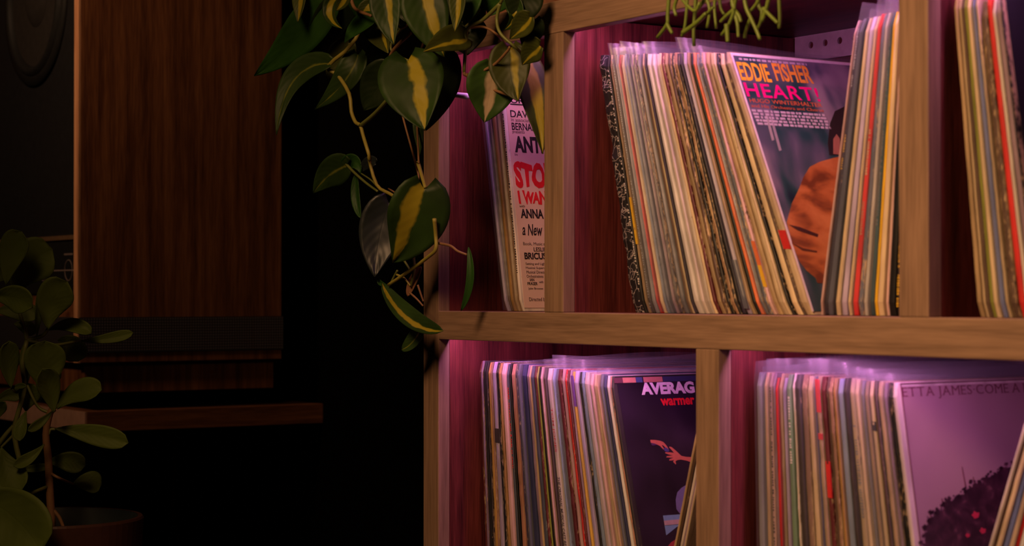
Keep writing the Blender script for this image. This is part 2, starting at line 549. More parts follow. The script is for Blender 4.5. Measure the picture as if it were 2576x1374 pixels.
BOARD = (0.42, 0.29, 0.17)
C = dict(black=(0.012, 0.011, 0.012), dark=(0.045, 0.036, 0.036), slate=(0.09, 0.10, 0.14), navy=(0.035, 0.04, 0.10), grey=(0.26, 0.24, 0.25),
         lilac=(0.52, 0.44, 0.60), pale=(0.72, 0.62, 0.58), white=(0.80, 0.74, 0.70), cream=(0.72, 0.55, 0.36), tan=(0.52, 0.36, 0.20),
         brown=(0.26, 0.15, 0.09), dbrown=(0.10, 0.06, 0.045), pink=(0.72, 0.46, 0.46), salmon=(0.62, 0.30, 0.20), red=(0.55, 0.025, 0.025),
         maroon=(0.14, 0.025, 0.03), orange=(0.68, 0.17, 0.06), yellow=(0.75, 0.45, 0.03), green=(0.13, 0.24, 0.12), lime=(0.33, 0.36, 0.07),
         blue=(0.13, 0.16, 0.36), sky=(0.34, 0.40, 0.56), teal=(0.03, 0.07, 0.09), mauve=(0.34, 0.24, 0.28), amber=(0.42, 0.24, 0.08))
LOOK = dict(black='black', dark='charcoal', slate='slate grey', navy='navy blue', grey='grey', lilac='lilac', pale='pale pinkish', white='white',
            cream='cream', tan='tan', brown='brown', dbrown='dark brown', pink='pink', salmon='salmon', red='bright red', maroon='maroon',
            orange='orange', yellow='yellow', green='green', lime='lime green', blue='blue', sky='light blue', teal='dark teal', mauve='mauve', amber='amber brown')
for _k in C: C[_k] = tuple(c * .88 for c in C[_k])
C['grey'] = (0.15, 0.15, 0.18); C['sky'] = (0.20, 0.26, 0.38); C['mauve'] = (0.22, 0.15, 0.20); C['lilac'] = (0.40, 0.33, 0.50)
for _k in ('cream', 'tan', 'white', 'pale', 'pink', 'salmon'): C[_k] = tuple(c * .8 for c in C[_k])
rnd = random.Random(7)

def line_x(p, q, Y):
    """x as a function of z along the edge seen through pixels p, q in the plane Y"""
    a = on_y(p[0], p[1], Y); b = on_y(q[0], q[1], Y)
    k = (b.x - a.x) / (b.z - a.z)
    return lambda z: a.x + k * (z - a.z)

H_REC = 0.3155
seed_n = [0]
def jacket_mesh(bl, brr, tl, tr, y0, y1, worn, seed, torn=0.0):
    """cardboard jacket: slightly rounded spine, softened corners, a little battered"""
    mb = MB()
    nh = 22
    prof = [(0.0, 1.0, None), (0.0, 0.02, None), (0.05, 0.004, None), (0.3, 0.0, None), (0.7, 0.0, None), (0.95, 0.004, None), (1.0, 0.02, None), (1.0, 1.0, None)]
    rr = random.Random(seed)
    vs, uvs = [], []
    m = len(prof)
    for i in range(nh + 1):
        h = i / nh
        hh = h
        l = Vector(bl).lerp(Vector(tl), hh); r = Vector(brr).lerp(Vector(tr), hh)
        edge = 0.0035 * max(0, 1 - h / 0.03) ** 2 + 0.004 * max(0, 1 - (1 - h) / 0.035) ** 2
        jit = (rr.random() - 0.5) * 0.0014 * worn + torn * abs(mnoise.noise((h * 14, seed * 3.1, 0))) * 0.012 * (1 if h < 0.72 else 0.3)
        for j, (a, d, _) in enumerate(prof):
            p = l.lerp(r, a)
            y = y0 + (y1 - y0) * d if d > 0.5 else y0 + d * 0.25 + edge + jit
            vs.append((p.x, y, p.y)); uvs.append((a if d < .5 else .5, h))
    fs = [(i * m + j, i * m + j + 1, (i + 1) * m + j + 1, (i + 1) * m + j) for i in range(nh) for j in range(m - 1)]
    fs += [(i * m + m - 1, i * m, (i + 1) * m, (i + 1) * m + m - 1) for i in range(nh)]
    fs.append(tuple(reversed(range(m)))); fs.append(tuple(nh * m + j for j in range(m)))
    mb.add(vs, fs, uvs)
    return mb

def film_mesh(bl, brr, tl, tr, y0, y1, seed, over):
    mb = MB()
    rr = random.Random(seed)
    nh, nd = 16, 10
    k = 1 + over
    L = lambda h: Vector(bl).lerp(Vector(tl), h); R_ = lambda h: Vector(brr).lerp(Vector(tr), h)
    ring = [(0, y1)] + [(0, y1 + (y0 - y1) * i / nd) for i in range(1, nd + 1)] + [(1, y0 + (y1 - y0) * i / nd) for i in range(0, nd + 1)]
    m = len(ring)
    ph = rr.random() * 6
    vs = []
    for i in range(nh + 1):
        for (a, y) in ring:
            h = 0.004 + (k - 0.004) * i / nh + (0.011 * math.sin(y * 17 + ph * 2) if i == nh else 0)
            aa = a
            if h > 0.98:   # the open mouth ripples inside its own slot
                am = 0.22 * (h - 0.98) / max(0.01, k - 0.98)
                aa = a + (am if a == 0 else -am) * (1 + math.sin(y * 34 + ph + 2 * a))
            p = L(h).lerp(R_(h), aa)
            vs.append((p.x, y, p.y))
    fs = [(i * m + j, i * m + (j + 1) % m, (i + 1) * m + (j + 1) % m, (i + 1) * m + j) for i in range(nh) for j in range(m)]
    fs.append(tuple(range(m)))
    mb.add(vs, fs)
    return mb

def dashes(bl, brr, tl, tr, y0, h0, h1, mat, parent, seed, wid=0.45, name='spine_lettering'):
    """a run of tiny unreadable marks printed along a spine"""
    rr = random.Random(seed)
    mb = MB()
    h = h0
    L = lambda h: Vector(bl).lerp(Vector(tl), h); R_ = lambda h: Vector(brr).lerp(Vector(tr), h)
    while h < h1:
        dh = rr.uniform(0.003, 0.008)
        if rr.random() < 0.82:
            a0 = 0.5 - wid / 2 + rr.uniform(0, 0.1); a1 = 0.5 + wid / 2 - rr.uniform(0, 0.1)
            q = [L(h).lerp(R_(h), a0), L(h).lerp(R_(h), a1), L(h + dh).lerp(R_(h + dh), a1), L(h + dh).lerp(R_(h + dh), a0)]
            y = y0 - 0.0003
            vs = [(p.x, y, p.y) for p in q] + [(p.x, y + 0.0012, p.y) for p in q]
            mb.add(vs, [(0, 1, 2, 3), (7, 6, 5, 4), (0, 4, 5, 1), (1, 5, 6, 2), (2, 6, 7, 3), (3, 7, 4, 0)])
        h += dh + rr.uniform(0.002, 0.005)
    if mb.v:
        o = mb.build(name, mat, parent)
        o['kind'] = 'stuff'
        return o

def band(bl, brr, tl, tr, y0, h0, h1, mat, parent, name='spine_band', a0=0.02, a1=0.98):
    L = lambda h: Vector(bl).lerp(Vector(tl), h); R_ = lambda h: Vector(brr).lerp(Vector(tr), h)
    q = [L(h0).lerp(R_(h0), a0), L(h0).lerp(R_(h0), a1), L(h1).lerp(R_(h1), a1), L(h1).lerp(R_(h1), a0)]
    y = y0 - 0.0002
    vs = [(p.x, y, p.y) for p in q] + [(p.x, y + 0.0015, p.y) for p in q]
    return MB().add(vs, [(0, 1, 2, 3), (7, 6, 5, 4), (0, 4, 5, 1), (1, 5, 6, 2), (2, 6, 7, 3), (3, 7, 4, 0)]).build(name, mat, parent)

def spine_text(body, bl, brr, tl, tr, y0, h0, h1, mat, parent, bold=0.0):
    """letters reading downwards along a spine"""
    vs, fs = text_mesh(body, bold)
    L = lambda h: Vector(bl).lerp(Vector(tl), h); R_ = lambda h: Vector(brr).lerp(Vector(tr), h)
    out = []
    for y in (y0 - 0.0004, y0 + 0.0008):
        for a, b in vs:
            h = h1 + (h0 - h1) * a
            p = L(h).lerp(R_(h), 0.22 + 0.56 * b)
            out.append((p.x, y, p.y))
    n = len(vs)
    return MB().add(out, list(fs) + [tuple(i + n for i in reversed(f)) for f in fs]).build('spine_lettering', mat, parent)

def make_pile(edge_l, edge_r, zf, Y, entries, group, where, depth=0.310, hs=1.0, tone=1.0):
    """entries: (width, colour, wear, film overhang or 0, options)"""
    tot = sum(e[0] for e in entries)
    acc = 0
    out = []
    xb = lambda f: edge_l(zf) + (edge_r(zf) - edge_l(zf)) * f
    xt = lambda f: (edge_l(zf + 0.3) - edge_l(zf)) / 0.3 * (1 - f) + (edge_r(zf + 0.3) - edge_r(zf)) / 0.3 * f   # slope
    for i, e in enumerate(entries):
        wd, colr, wear, over = e[:4]
        opt = e[4] if len(e) > 4 else {}
        f0, f1 = acc / tot, (acc + wd) / tot
        acc += wd
        seed_n[0] += 1
        sd = seed_n[0]
        hr = H_REC * hs * (opt.get('h', 1.0)) * (1 - 0.006 * rnd.random())
        y0 = Y + (rnd.uniform(0.0, 0.0026) if i < len(entries) - 1 else 0.0) + opt.get('dy', 0)
        def corner(f):
            k = xt(f); c = 1 / math.sqrt(1 + k * k)
            b = (xb(f), zf + 0.0006)
            return b, (b[0] + k * c * hr, b[1] + c * hr)
        sh = rnd.uniform(0.05, 0.13) * (f1 - f0)
        (bl, tl), (br_, tr) = corner(f0 + sh), corner(f1 - sh)
        where_txt = where
        lab = opt.get('label')
        if not lab:
            wtxt = 'battered ' if wear > 0.75 else ('worn ' if wear > 0.5 else '')
            stxt = 'plastic-sleeved ' if over else ''
            lab = f"{wtxt}{stxt}{LOOK[colr]} record spine, {ordinal(i + 1)} from the left {where_txt}"
        root = thing('vinyl_record', (bl[0], y0, zf), lab, 'record', group)
        lum = sum(C[colr]) / 3
        worn = opt.get('worn', BOARD if lum < 0.27 else (0.10, 0.065, 0.05))
        tn = tone * rnd.uniform(0.72, 1.25)
        mat = spine_material('jacket_' + colr, [c * tn for c in C[colr]], [c * tn for c in worn], wear, sd)
        if over:
            sh2 = sh + 0.07 * (f1 - f0)
            (jbl, jtl), (jbr, jtr) = corner(f0 + sh2), corner(f1 - sh2)
        else:
            jbl, jtl, jbr, jtr = bl, tl, br_, tr
        if opt.get('torn'): mat = cracked_material()
        jacket_mesh(jbl, jbr, jtl, jtr, y0, y0 + depth, min(1, wear), sd, opt.get('torn', 0)).build('jacket', mat, root, smooth=False)
        if over:
            film_mesh(bl, br_, tl, tr, y0 - 0.0022, y0 + depth + 0.006, sd, over).build('plastic_sleeve', film, root, smooth=True)
        for (h0, h1, cc) in opt.get('bands', []):
            band(jbl, jbr, jtl, jtr, y0, h0, h1, ink(C[cc] if isinstance(cc, str) else cc), root)
        for (h0, h1, cc) in opt.get('marks', []):
            dashes(jbl, jbr, jtl, jtr, y0, h0, h1, ink(C[cc] if isinstance(cc, str) else cc), root, sd)
        for (txt, h0, h1, cc) in opt.get('text', []):
            spine_text(txt, jbl, jbr, jtl, jtr, y0, h0, h1, ink(C[cc] if isinstance(cc, str) else cc), root, 0.01)
        out.append(dict(root=root, br=br_, tr=tr, bl=bl, tl=tl, y0=y0, mat=mat, h=hr))
    return out

# ---- upper left cell
YA = 0.036
A = make_pile(line_x((1213, 300), (1266, 778), YA), line_x((1268, 275), (1313, 776), YA), Z_MID, YA, [
    (11, 'lilac', .1, .03), (7, 'dbrown', .3, .03), (9, 'amber', .45, .0), (8, 'tan', .5, .03), (7, 'brown', .7, 0),
    (7, 'pale', .35, 0, dict(marks=[(.15, .9, 'dark')], label='pale pink record with the red and black lettered cover behind the hanging leaves')),
], 'records in the upper left cell', 'in the upper left cell')

# ---- upper middle cell, leaning left
YB = 0.034
B = make_pile(line_x((1500, 142), (1585, 788), YB), line_x((1832, 128), (2043, 795), YB), Z_MID, YB, [
    (24, 'black', .42, 0, dict(torn=1.0, worn=(.55, .45, .42), label='black record with cracked torn spine at the left end of the leaning row')),
    (9, 'black', .45, 0, dict(marks=[(.1, .95, 'white')])),
    (6, 'tan', .4, 0, dict(bands=[(.26, .44, 'yellow')], label='tan record spine with a yellow patch near the left end of the leaning row')),
    (9, 'dark', .35, .035, dict(marks=[(.02, .98, 'grey')])),
    (11, 'grey', .25, .03), (6, 'red', .25, .03), (9, 'cream', .3, .04), (8, 'sky', .55, .04, dict(worn=(.1, .12, .18))),
    (9, 'slate', .3, .035), (8, 'mauve', .6, .04), (10, 'dark', .85, .04), (13, 'grey', .35, .04), (5, 'dbrown', .3, 0, dict(h=.985)),
    (6, 'cream', .2, 0), (5, 'black', .3, 0), (16, 'white', .2, .055), (9, 'pale', .25, .0), (9, 'pale', .45, 0), (7, 'cream', .45, 0),
    (7, 'maroon', .72, 0), (9, 'tan', .55, 0), (9, 'dbrown', .85, 0), (8, 'black', .8, 0), (8, 'brown', .85, 0), (7, 'dark', .85, 0),
    (9, 'black', .45, 0), (11, 'lilac', .15, .05, dict(bands=[(.02, .2, 'slate')])), (7, 'tan', .4, 0), (8, 'black', .3, 0), (7, 'orange', .35, 0),
    (9, 'grey', .8, .03), (8, 'slate', .75, 0), (8, 'pink', .45, 0, dict(bands=[(.1, .18, 'yellow'), (.18, .27, 'orange')])),
    (9, 'tan', .5, 0), (9, 'cream', .55, 0), (8, 'cream', .3, 0), (6, 'black', .6, 0),
    (14, 'cream', .35, 0), (6, 'dbrown', .7, 0),
    (15, 'cream', .3, 0, dict(bands=[(.24, .31, 'red')], label='record with yellow block lettering over hot pink word and man in orange jacket')),
], 'records leaning in the upper middle cell', 'in the left-leaning upper row', hs=1.028, tone=0.98)

# ---- upper middle cell, right part leaning right
YC = 0.036
edge_c = line_x((2148, 52), (2055, 795), YC)
kc = (edge_c(Z_MID + .3) - edge_c(Z_MID)) / .3
xr_c = lambda z: D2[0] - 0.026 + (z - Z_MID - .3) * 0.055 + 0.008
Cc = make_pile(edge_c, xr_c, Z_MID, YC, [
    (5, 'pink', .2, 0, dict(label='thin pink-edged record, leftmost of the row leaning right in the upper middle cell')),
    (8, 'black', .35, 0, dict(marks=[(.78, .97, 'white'), (.5, .62, 'yellow')])),
    (12, 'slate', .25, .04), (10, 'cream', .25, 0), (12, 'lilac', .25, .03), (7, 'cream', .35, 0),
    (12, 'red', .15, .045, dict(marks=[(.45, .62, 'cream'), (.25, .38, 'salmon')], label='bright red record spine in the row leaning right, upper middle cell')),
    (9, 'slate', .7, 0), (8, 'white', .35, .05), (9, 'teal', .35, .05, dict(marks=[(.3, .95, 'grey')])),
    (6, 'yellow', .3, 0, dict(label='thin yellow record spine in the row leaning right')), (12, 'cream', .15, 0), (5, 'pink', .3, 0),
    (13, 'black', .25, 0, dict(h=.97)), (10, 'black', .3, 0, dict(h=.96, marks=[(.03, .25, 'yellow'), (.55, .9, 'amber')],
     label='black record with yellow spine lettering beside the right upright')),
], 'records leaning right in the upper middle cell', 'in the right-leaning upper row', hs=0.988, tone=1.12)

# ---- upper right cell
YD = 0.022
Dd = make_pile(line_x((2395, 0), (2457, 800), YD), line_x((2519, 0), (2568, 397), YD), Z_MID, YD, [
    (15, 'tan', .35, 0), (6, 'cream', .3, 0), (11, 'dbrown', .4, 0), (8, 'lime', .45, 0), (13, 'cream', .2, 0), (16, 'blue', .2, .03),
    (8, 'cream', .5, 0), (19, 'dbrown', .85, 0, dict(h=.965)), (17, 'red', .1, 0), (11, 'pale', .35, 0, dict(h=.97)), (16, 'mauve', .25, .0, dict(h=.97)),
    (8, 'black', .85, 0),
], 'records in the upper right cell', 'in the upper right cell')

# ---- lower left cell
YE = 0.036
E_ = make_pile(line_x((1199, 905), (1215, 1374), YE), line_x((1537, 937), (1607, 1374), YE), Z_LOW, YE, [
    (8, 'maroon', .75, 0), (6, 'mauve', .7, 0), (9, 'black', .35, 0), (5, 'dark', .7, 0), (9, 'amber', .5, 0), (6, 'brown', .65, 0),
    (13, 'lilac', .15, 0, dict(bands=[(.66, .72, 'dark')])), (8, 'black', .72, 0), (7, 'amber', .75, 0), (14, 'pink', .15, 0, dict(h=1.0)),
    (8, 'slate', .45, 0, dict(marks=[(.55, .9, 'red')])), (6, 'black', .2, 0), (13, 'salmon', .6, 0), (9, 'black', .8, 0), (9, 'slate', .4, .02),
    (16, 'navy', .2, 0), (9, 'mauve', .55, 0), (5, 'tan', .6, 0), (11, 'slate', .45, 0, dict(worn=(.5, .5, .6))), (7, 'maroon', .7, 0), (4, 'lime', .3, 0),
    (7, 'black', .3, 0), (6, 'pink', .35, 0), (9, 'dbrown', .4, 0),
    (17, 'pale', .12, .05, dict(text=[('TOM JONES', .66, .84, 'red'), ('THE ORIGINAL MUSICAL CAST RECORDING', .2, .56, 'dark')],
      label='pale record spine with red capital lettering in the lower left cell')),
    (7, 'sky', .5, 0), (8, 'slate', .5, .05), (10, 'maroon', .65, 0), (8, 'pink', .45, 0), (8, 'red', .75, 0, dict(worn=(.75, .6, .5))), (6, 'maroon', .55, 0),
    (6, 'mauve', .3, 0), (7, 'yellow', .15, 0, dict(bands=[(.86, .985, (.16, .05, .3))], label='yellow record spine with a purple top end in the lower left cell')),
    (13, 'lilac', .3, .055), (7, 'black', .55, 0), (9, 'sky', .5, 0), (13, 'pale', .2, 0), (9, 'pink', .35, 0), (8, 'cream', .45, 0),
    (7, 'tan', .5, 0), (10, 'slate', .25, .03), (8, 'navy', .3, 0), (8, 'white', .3, 0), (7, 'salmon', .85, 0, dict(worn=(.05, .06, .1))),
    (8, 'dark', .25, 0, dict(label='record with near-black cover, large pale capitals, red word and printed hands')),
], 'records standing in the lower left cell', 'in the lower left row', hs=1.0, tone=0.85)

# records at the right end of the lower left cell, leaning on the divider
YH = 0.036
el = line_x((1751, 1140), (1697, 1374), YH)
kh = (el(1.2) - el(1.0)) / .2
kh = min(kh, (D3[0] - 0.024 - el(Z_LOW)) / 0.312)
eh = max(el(Z_LOW), E_[-1]['br'][0] + 0.004)
kh = min(kh, (D3[0] - 0.026 - eh) / 0.312)
Hh = make_pile(lambda z: eh + kh * (z - Z_LOW), lambda z: eh + 0.0225 + kh * (z - Z_LOW), Z_LOW, YH, [
    (6, 'tan', .4, 0), (5, 'dbrown', .5, 0), (7, 'pale', .3, 0), (6, 'mauve', .35, 0), (4, 'cream', .3, 0),
], 'records leaning on the lower divider', 'of those leaning on the lower divider')

# ---- lower right cell
YF = 0.034
Ff = make_pile(line_x((1897, 945), (1904, 1374), YF), line_x((2251, 957), (2303, 1374), YF), Z_LOW, YF, [
    (23, 'grey', .2, .045), (13, 'tan', .3, .03), (12, 'pink', .4, .04, dict(marks=[(.3, .95, 'dark')])), (9, 'mauve', .5, 0), (7, 'red', .4, 0, dict(h=.985)),
    (11, 'tan', .5, .04), (9, 'lilac', .25, 0, dict(h=.985)),
    (19, 'green', .2, .045, dict(marks=[(.7, .92, 'white')], label='green record spine with pale lettering in the lower right cell')),
    (6, 'pale', .75, 0), (15, 'dark', .45, 0), (19, 'brown', .75, .05), (15, 'cream', .4, 0), (8, 'navy', .45, .05),
    (13, 'tan', .75, .045, dict(bands=[(.88, .99, 'red'), (.79, .81, 'red')])), (12, 'maroon', .65, 0, dict(bands=[(.6, .72, 'red')])), (8, 'dbrown', .6, 0), (11, 'brown', .8, 0),
    (9, 'amber', .4, 0), (18, 'sky', .25, .045), (10, 'dark', .4, 0), (19, 'cream', .6, .04, dict(marks=[(.55, .85, 'grey')])), (11, 'cream', .3, .04), (10, 'grey', .45, .03),
    (12, 'tan', .3, .03), (13, 'cream', .35, .03, dict(bands=[(.84, .87, 'black')])), (9, 'dbrown', .6, 0), (14, 'tan', .4, .03), (11, 'mauve', .7, .03), (12, 'black', .75, 0),
    (13, 'pale', .2, 0, dict(label='record with dusky pink cover, serif title along the top and dark curly hair')),
], 'records standing in the lower right cell', 'in the lower right row', hs=1.013, tone=0.82)
YG = 0.036
eg = line_x((2574, 1050), (2480, 1374), YG)
kg = (eg(1.1) - eg(0.98)) / .12
egb = max(eg(Z_LOW), Ff[-1]['br'][0] + 0.004)
Gg = make_pile(lambda z: egb + kg * (z - Z_LOW), lambda z: egb + 0.062 + kg * .85 * (z - Z_LOW), Z_LOW, YG, [
    (8, 'pale', .3, 0), (5, 'dbrown', .3, 0), (9, 'cream', .4, 0), (9, 'blue', .4, 0), (9, 'cream', .3, 0), (4, 'red', .4, 0), (10, 'white', .3, 0), (8, 'grey', .3, 0),
], 'records leaning right in the lower right cell', 'in the right-leaning lower row')

# ------------------------------------------------------------------ front covers
def art_material(name, stops, scale, detail=2, stretch=(1, 1, 1), rough=0.35, dist=0.4):
    m, nt, b = new_mat(name)
    tc = N(nt, 'ShaderNodeTexCoord')
    mp = N(nt, 'ShaderNodeMapping'); mp.inputs['Scale'].default_value = stretch
    nz = N(nt, 'ShaderNodeTexNoise'); nz.inputs['Scale'].default_value = scale; nz.inputs['Detail'].default_value = detail; nz.inputs['Distortion'].default_value = dist
    nt.links.new(tc.outputs['Object'], mp.inputs['Vector']); nt.links.new(mp.outputs[0], nz.inputs['Vector'])
    r = ramp(nt, stops); nt.links.new(nz.outputs['Fac'], r.inputs[0]); nt.links.new(r.outputs[0], b.inputs['Base Color'])
    b.inputs['Roughness'].default_value = rough
    return m

def cover(rec, mat, s0=0.006, s1=0.309, t0=0.004, t1=None, name='cover_print'):
    f = Face(rec['br'], rec['tr'], rec['y0'])
    t1 = t1 or f.h - 0.004
    o = f.flat([(s0, t0), (s1, t0), (s1, t1), (s0, t1)], [(0, 1, 2, 3)], name, mat, rec['root'], 0.0006, 0.0005)
    return f, o

# (1) the man in the orange jacket
f, cv = cover(B[-1], art_material('blurred_foliage_print', [(0.30, (0.008, 0.02, 0.03)), (0.42, (0.02, 0.06, 0.06)), (0.52, (0.09, 0.09, 0.12)), (0.62, (0.24, 0.19, 0.22)), (0.75, (0.34, 0.3, 0.3))], 16, 2.5, (1, 1, .55)), s0=0.0042)
fl = MB()
z7 = lambda x, y: (1800 + x / 3.272, y / 3.272)
f.text('EDDIE', z7(215, 660), z7(175, 510), z7(465, 668), 'lettering', ink((0.85, 0.46, 0.02)), cv, bold=0.02)
f.text('FISHER', z7(505, 668), z7(462, 518), z7(806, 674), 'lettering', ink((0.74, 0.32, 0.03)), cv, bold=0.02)
f.text('HEART!', z7(262, 795), z7(230, 678), z7(855, 803), 'lettering', ink((0.85, 0.0, 0.19)), cv, bold=0.012, spacing=1.1)
f.text('HUGO WINTERHALTER', z7(285, 842), z7(272, 808), z7(868, 846), 'lettering', ink((0.55, 0.12, 0.03)), cv, bold=0.0)
f.text('and His Orchestra and Chorus', z7(297, 882), z7(288, 856), z7(880, 886), 'lettering', ink((0.5, 0.11, 0.03)), cv, bold=0.0)
def tiny_lines(face, rows, mat, parent, seed, name='small_print'):
    rr = random.Random(seed)
    mb_s, mb_f = [], []
    for (a, b, hgt) in rows:
        s0, t0 = face.st(*a); s1, _ = face.st(*b)
        s = s0
        while s < s1:
            wd = rr.uniform(0.0025, 0.008)
            k = len(mb_s)
            mb_s += [(s, t0), (min(s + wd, s1), t0), (min(s + wd, s1), t0 + hgt), (s, t0 + hgt)]
            mb_f.append((k, k + 1, k + 2, k + 3))
            s += wd + rr.uniform(0.001, 0.003)
    o = face.flat(mb_s, mb_f, name, mat, parent, 0.0009)
    o['kind'] = 'stuff'
    return o
tiny_lines(f, [(z7(300 + i * 12, 918 + i * 27), z7(890 + i * 12, 915 + i * 27), 0.0028) for i in range(5)] + [(z7(195, 492), z7(740, 505), 0.0024)],
           ink((0.5, 0.42, 0.45)), cv, 5)
jk = art_material('orange_suede_print', [(0.35, (0.16, 0.045, 0.012)), (0.5, (0.42, 0.13, 0.03)), (0.7, (0.55, 0.2, 0.055))], 22, 3, (1, 1, 2.2))
f.poly([(2150, 388), (2098, 397), (2060, 408), (2037, 420), (2020, 448), (2010, 475), (1992, 512), (1979, 560), (1984, 578), (1990, 600), (1992, 612), (2004, 642), (2012, 660), (2030, 682),
        (2052, 700), (2056, 712), (2100, 716), (2180, 712), (2230, 560), (2190, 430)], 'printed_jacket', jk, cv, 0.0009)
f.poly([(1984, 566), (2012, 572), (2042, 584), (2058, 590), (2056, 597), (2034, 590), (2006, 580)], 'printed_cuff', ink((0.05, 0.015, 0.008)), cv, 0.0012)
f.poly([(1992, 612), (2020, 625), (2055, 632), (2054, 636), (2018, 631)], 'printed_crease', ink((0.1, 0.03, 0.01)), cv, 0.0012)
f.poly([(2086, 390), (2082, 360), (2088, 310), (2100, 280), (2130, 265), (2170, 270), (2180, 330), (2160, 392)], 'printed_hair', ink((0.02, 0.012, 0.01)), cv, 0.0009)
f.poly([(2096, 388), (2096, 350), (2104, 338), (2112, 350), (2112, 390)], 'printed_face', ink((0.33, 0.13, 0.08)), cv, 0.0012)
whb = ink((0.72, 0.62, 0.62))
f.flat([(0.0015, f.h - .0045), (0.31, f.h - .0045), (0.31, f.h - .001), (0.0015, f.h - .001)], [(0, 1, 2, 3)], 'white_border', whb, cv, 0.0007)
f.flat([(0.0015, 0.0035), (0.0042, 0.0035), (0.0042, f.h - .0045), (0.0015, f.h - .0045)], [(0, 1, 2, 3)], 'white_border', whb, cv, 0.0007)
# dim streaks of the printed picture
f.poly([(1925, 290), (1931, 290), (1948, 352), (1942, 354)], 'printed_streak', ink((0.34, 0.3, 0.27)), cv, 0.0008)
f.poly([(1938, 300), (1944, 300), (1966, 378), (1960, 380)], 'printed_streak', ink((0.3, 0.26, 0.26)), cv, 0.0008)

# (2) red and black lettered cover in the upper left cell
f, cv = cover(A[-1], art_material('pale_pink_card', [(0.3, (0.62, 0.42, 0.36)), (0.7, (0.72, 0.52, 0.46))], 12, 3), s0=0.004)
z4 = lambda x, y: (1080 + x / 1.909, 80 + y / 1.909)
blk, rd = ink((0.02, 0.015, 0.018)), ink((0.62, 0.012, 0.02))
gry = ink((0.12, 0.08, 0.08))
def line(txt, x0, y0, x1, y1, mat, bold=0.0, slope=0.0, warp=None):
    f.text(txt, z4(x0, y1), z4(x0 - (y1 - y0) * .08, y0), z4(x1, y1 + slope), 'lettering', mat, cv, bold, warp=warp)
line('ORI', 390, 314, 462, 342, blk, 0.02)
s0, t0 = f.st(*z4(388, 350)); s1, _ = f.st(*z4(475, 352))
f.flat([(s0, t0), (s1 + .03, t0), (s1 + .03, t0 + .0016), (s0, t0 + .0016)], [(0, 1, 2, 3)], 'rule_line', blk, cv, 0.0009)
line('DAVI', 390, 376, 480, 410, blk, 0.01)
line('in association', 393, 414, 506, 430, gry)
line('BERNAR', 397, 436, 512, 471, blk, 0.015)
line('presents', 400, 474, 458, 491, gry)
line('ANTH', 412, 500, 575, 578, blk, 0.04)
line('in', 411, 584, 424, 595, gry)
wob = lambda a, b: (a + 0.02 * math.sin(b * 5 + a * 9), b + 0.07 * math.sin(a * 11) * (1 if b > .5 else -.6))
line('STOP', 414, 628, 600, 746, rd, 0.055, warp=wob)
line('I WANT', 431, 764, 596, 826, rd, 0.04, warp=wob)
line('with', 433, 831, 459, 843, gry)
line('ANNA', 440, 850, 549, 895, blk, 0.03)
line('a New', 447, 922, 541, 978, blk, 0.01, warp=lambda a, b: (a + 0.06 * b, b + .03 * math.sin(a * 20)))
line('Book, Music a', 451, 1010, 556, 1027, gry)
line('LESLIE', 502, 1035, 560, 1055, blk, 0.01)
line('BRICUS', 458, 1060, 562, 1093, blk, 0.03)
line('Setting and Light', 463, 1108, 560, 1123, gry)
line('Musical Superv', 464, 1128, 556, 1142, gry)
line('Musical Directo', 467, 1147, 560, 1161, gry)
line('Orchestrations', 468, 1167, 547, 1181, gry)
line('IAN', 483, 1184, 504, 1198, blk, 0.01)
line('FRASER', 472, 1202, 520, 1217, blk, 0.01)
line('with', 527, 1196, 547, 1207, gry)
line('John Broome', 476, 1228, 546, 1241, gry)
line('Directed b', 480, 1276, 555, 1294, gry)

# (3) near-black cover with the printed hands
f, cv = cover(E_[-1], art_material('dark_plum_print', [(0.35, (0.010, 0.006, 0.012)), (0.6, (0.022, 0.012, 0.028)), (0.8, (0.045, 0.025, 0.055))], 9, 2, rough=0.4))
z3 = lambda x, y: (1450 + x / 5.497, 860 + y / 5.497)
z9 = lambda x, y: (1450 + x / 4.674, 1080 + y / 4.674)
f.text('AVERAG', z3(905, 737), z3(890, 568), z3(1640, 704), 'lettering', ink((0.72, 0.6, 0.72)), cv, bold=0.05)
f.text('warmer', z3(1174, 886), z3(1160, 787), z3(1640, 862), 'lettering', ink((0.75, 0.015, 0.03)), cv, bold=0.03)
def strip(x0, x1, col):
    s0, _ = f.st(*z3(x0, 420)); s1, _ = f.st(*z3(x1, 410))
    f.flat([(s0, f.h - .0085), (s1, f.h - .0085), (s1, f.h - .002), (s0, f.h - .002)], [(0, 1, 2, 3)], 'printed_patch', ink(col), cv, 0.0009)
strip(500, 620, (0.1, 0.03, 0.05)); strip(622, 800, (0.5, 0.2, 0.16)); strip(804, 890, (0.05, 0.08, 0.2)); strip(910, 1170, (0.45, 0.17, 0.15)); strip(1180, 1640, (0.03, 0.035, 0.1))
skin = ink((0.42, 0.10, 0.09))
f.poly([z9(*p) for p in [(868, 126), (930, 128), (985, 138), (1018, 150), (1040, 172), (1066, 205), (1082, 236), (1072, 246), (1050, 222), (1028, 198), (1010, 186), (1003, 192), (1018, 214), (1030, 232), (1024, 240), (1004, 222), (985, 200), (960, 186), (925, 172), (890, 178), (874, 160)]],
       'printed_hand', skin, cv, 0.0009)
f.poly([z9(*p) for p in [(876, 160), (925, 172), (945, 184), (900, 194), (880, 186)]], 'printed_sleeve', ink((0.06, 0.02, 0.09)), cv, 0.0012)
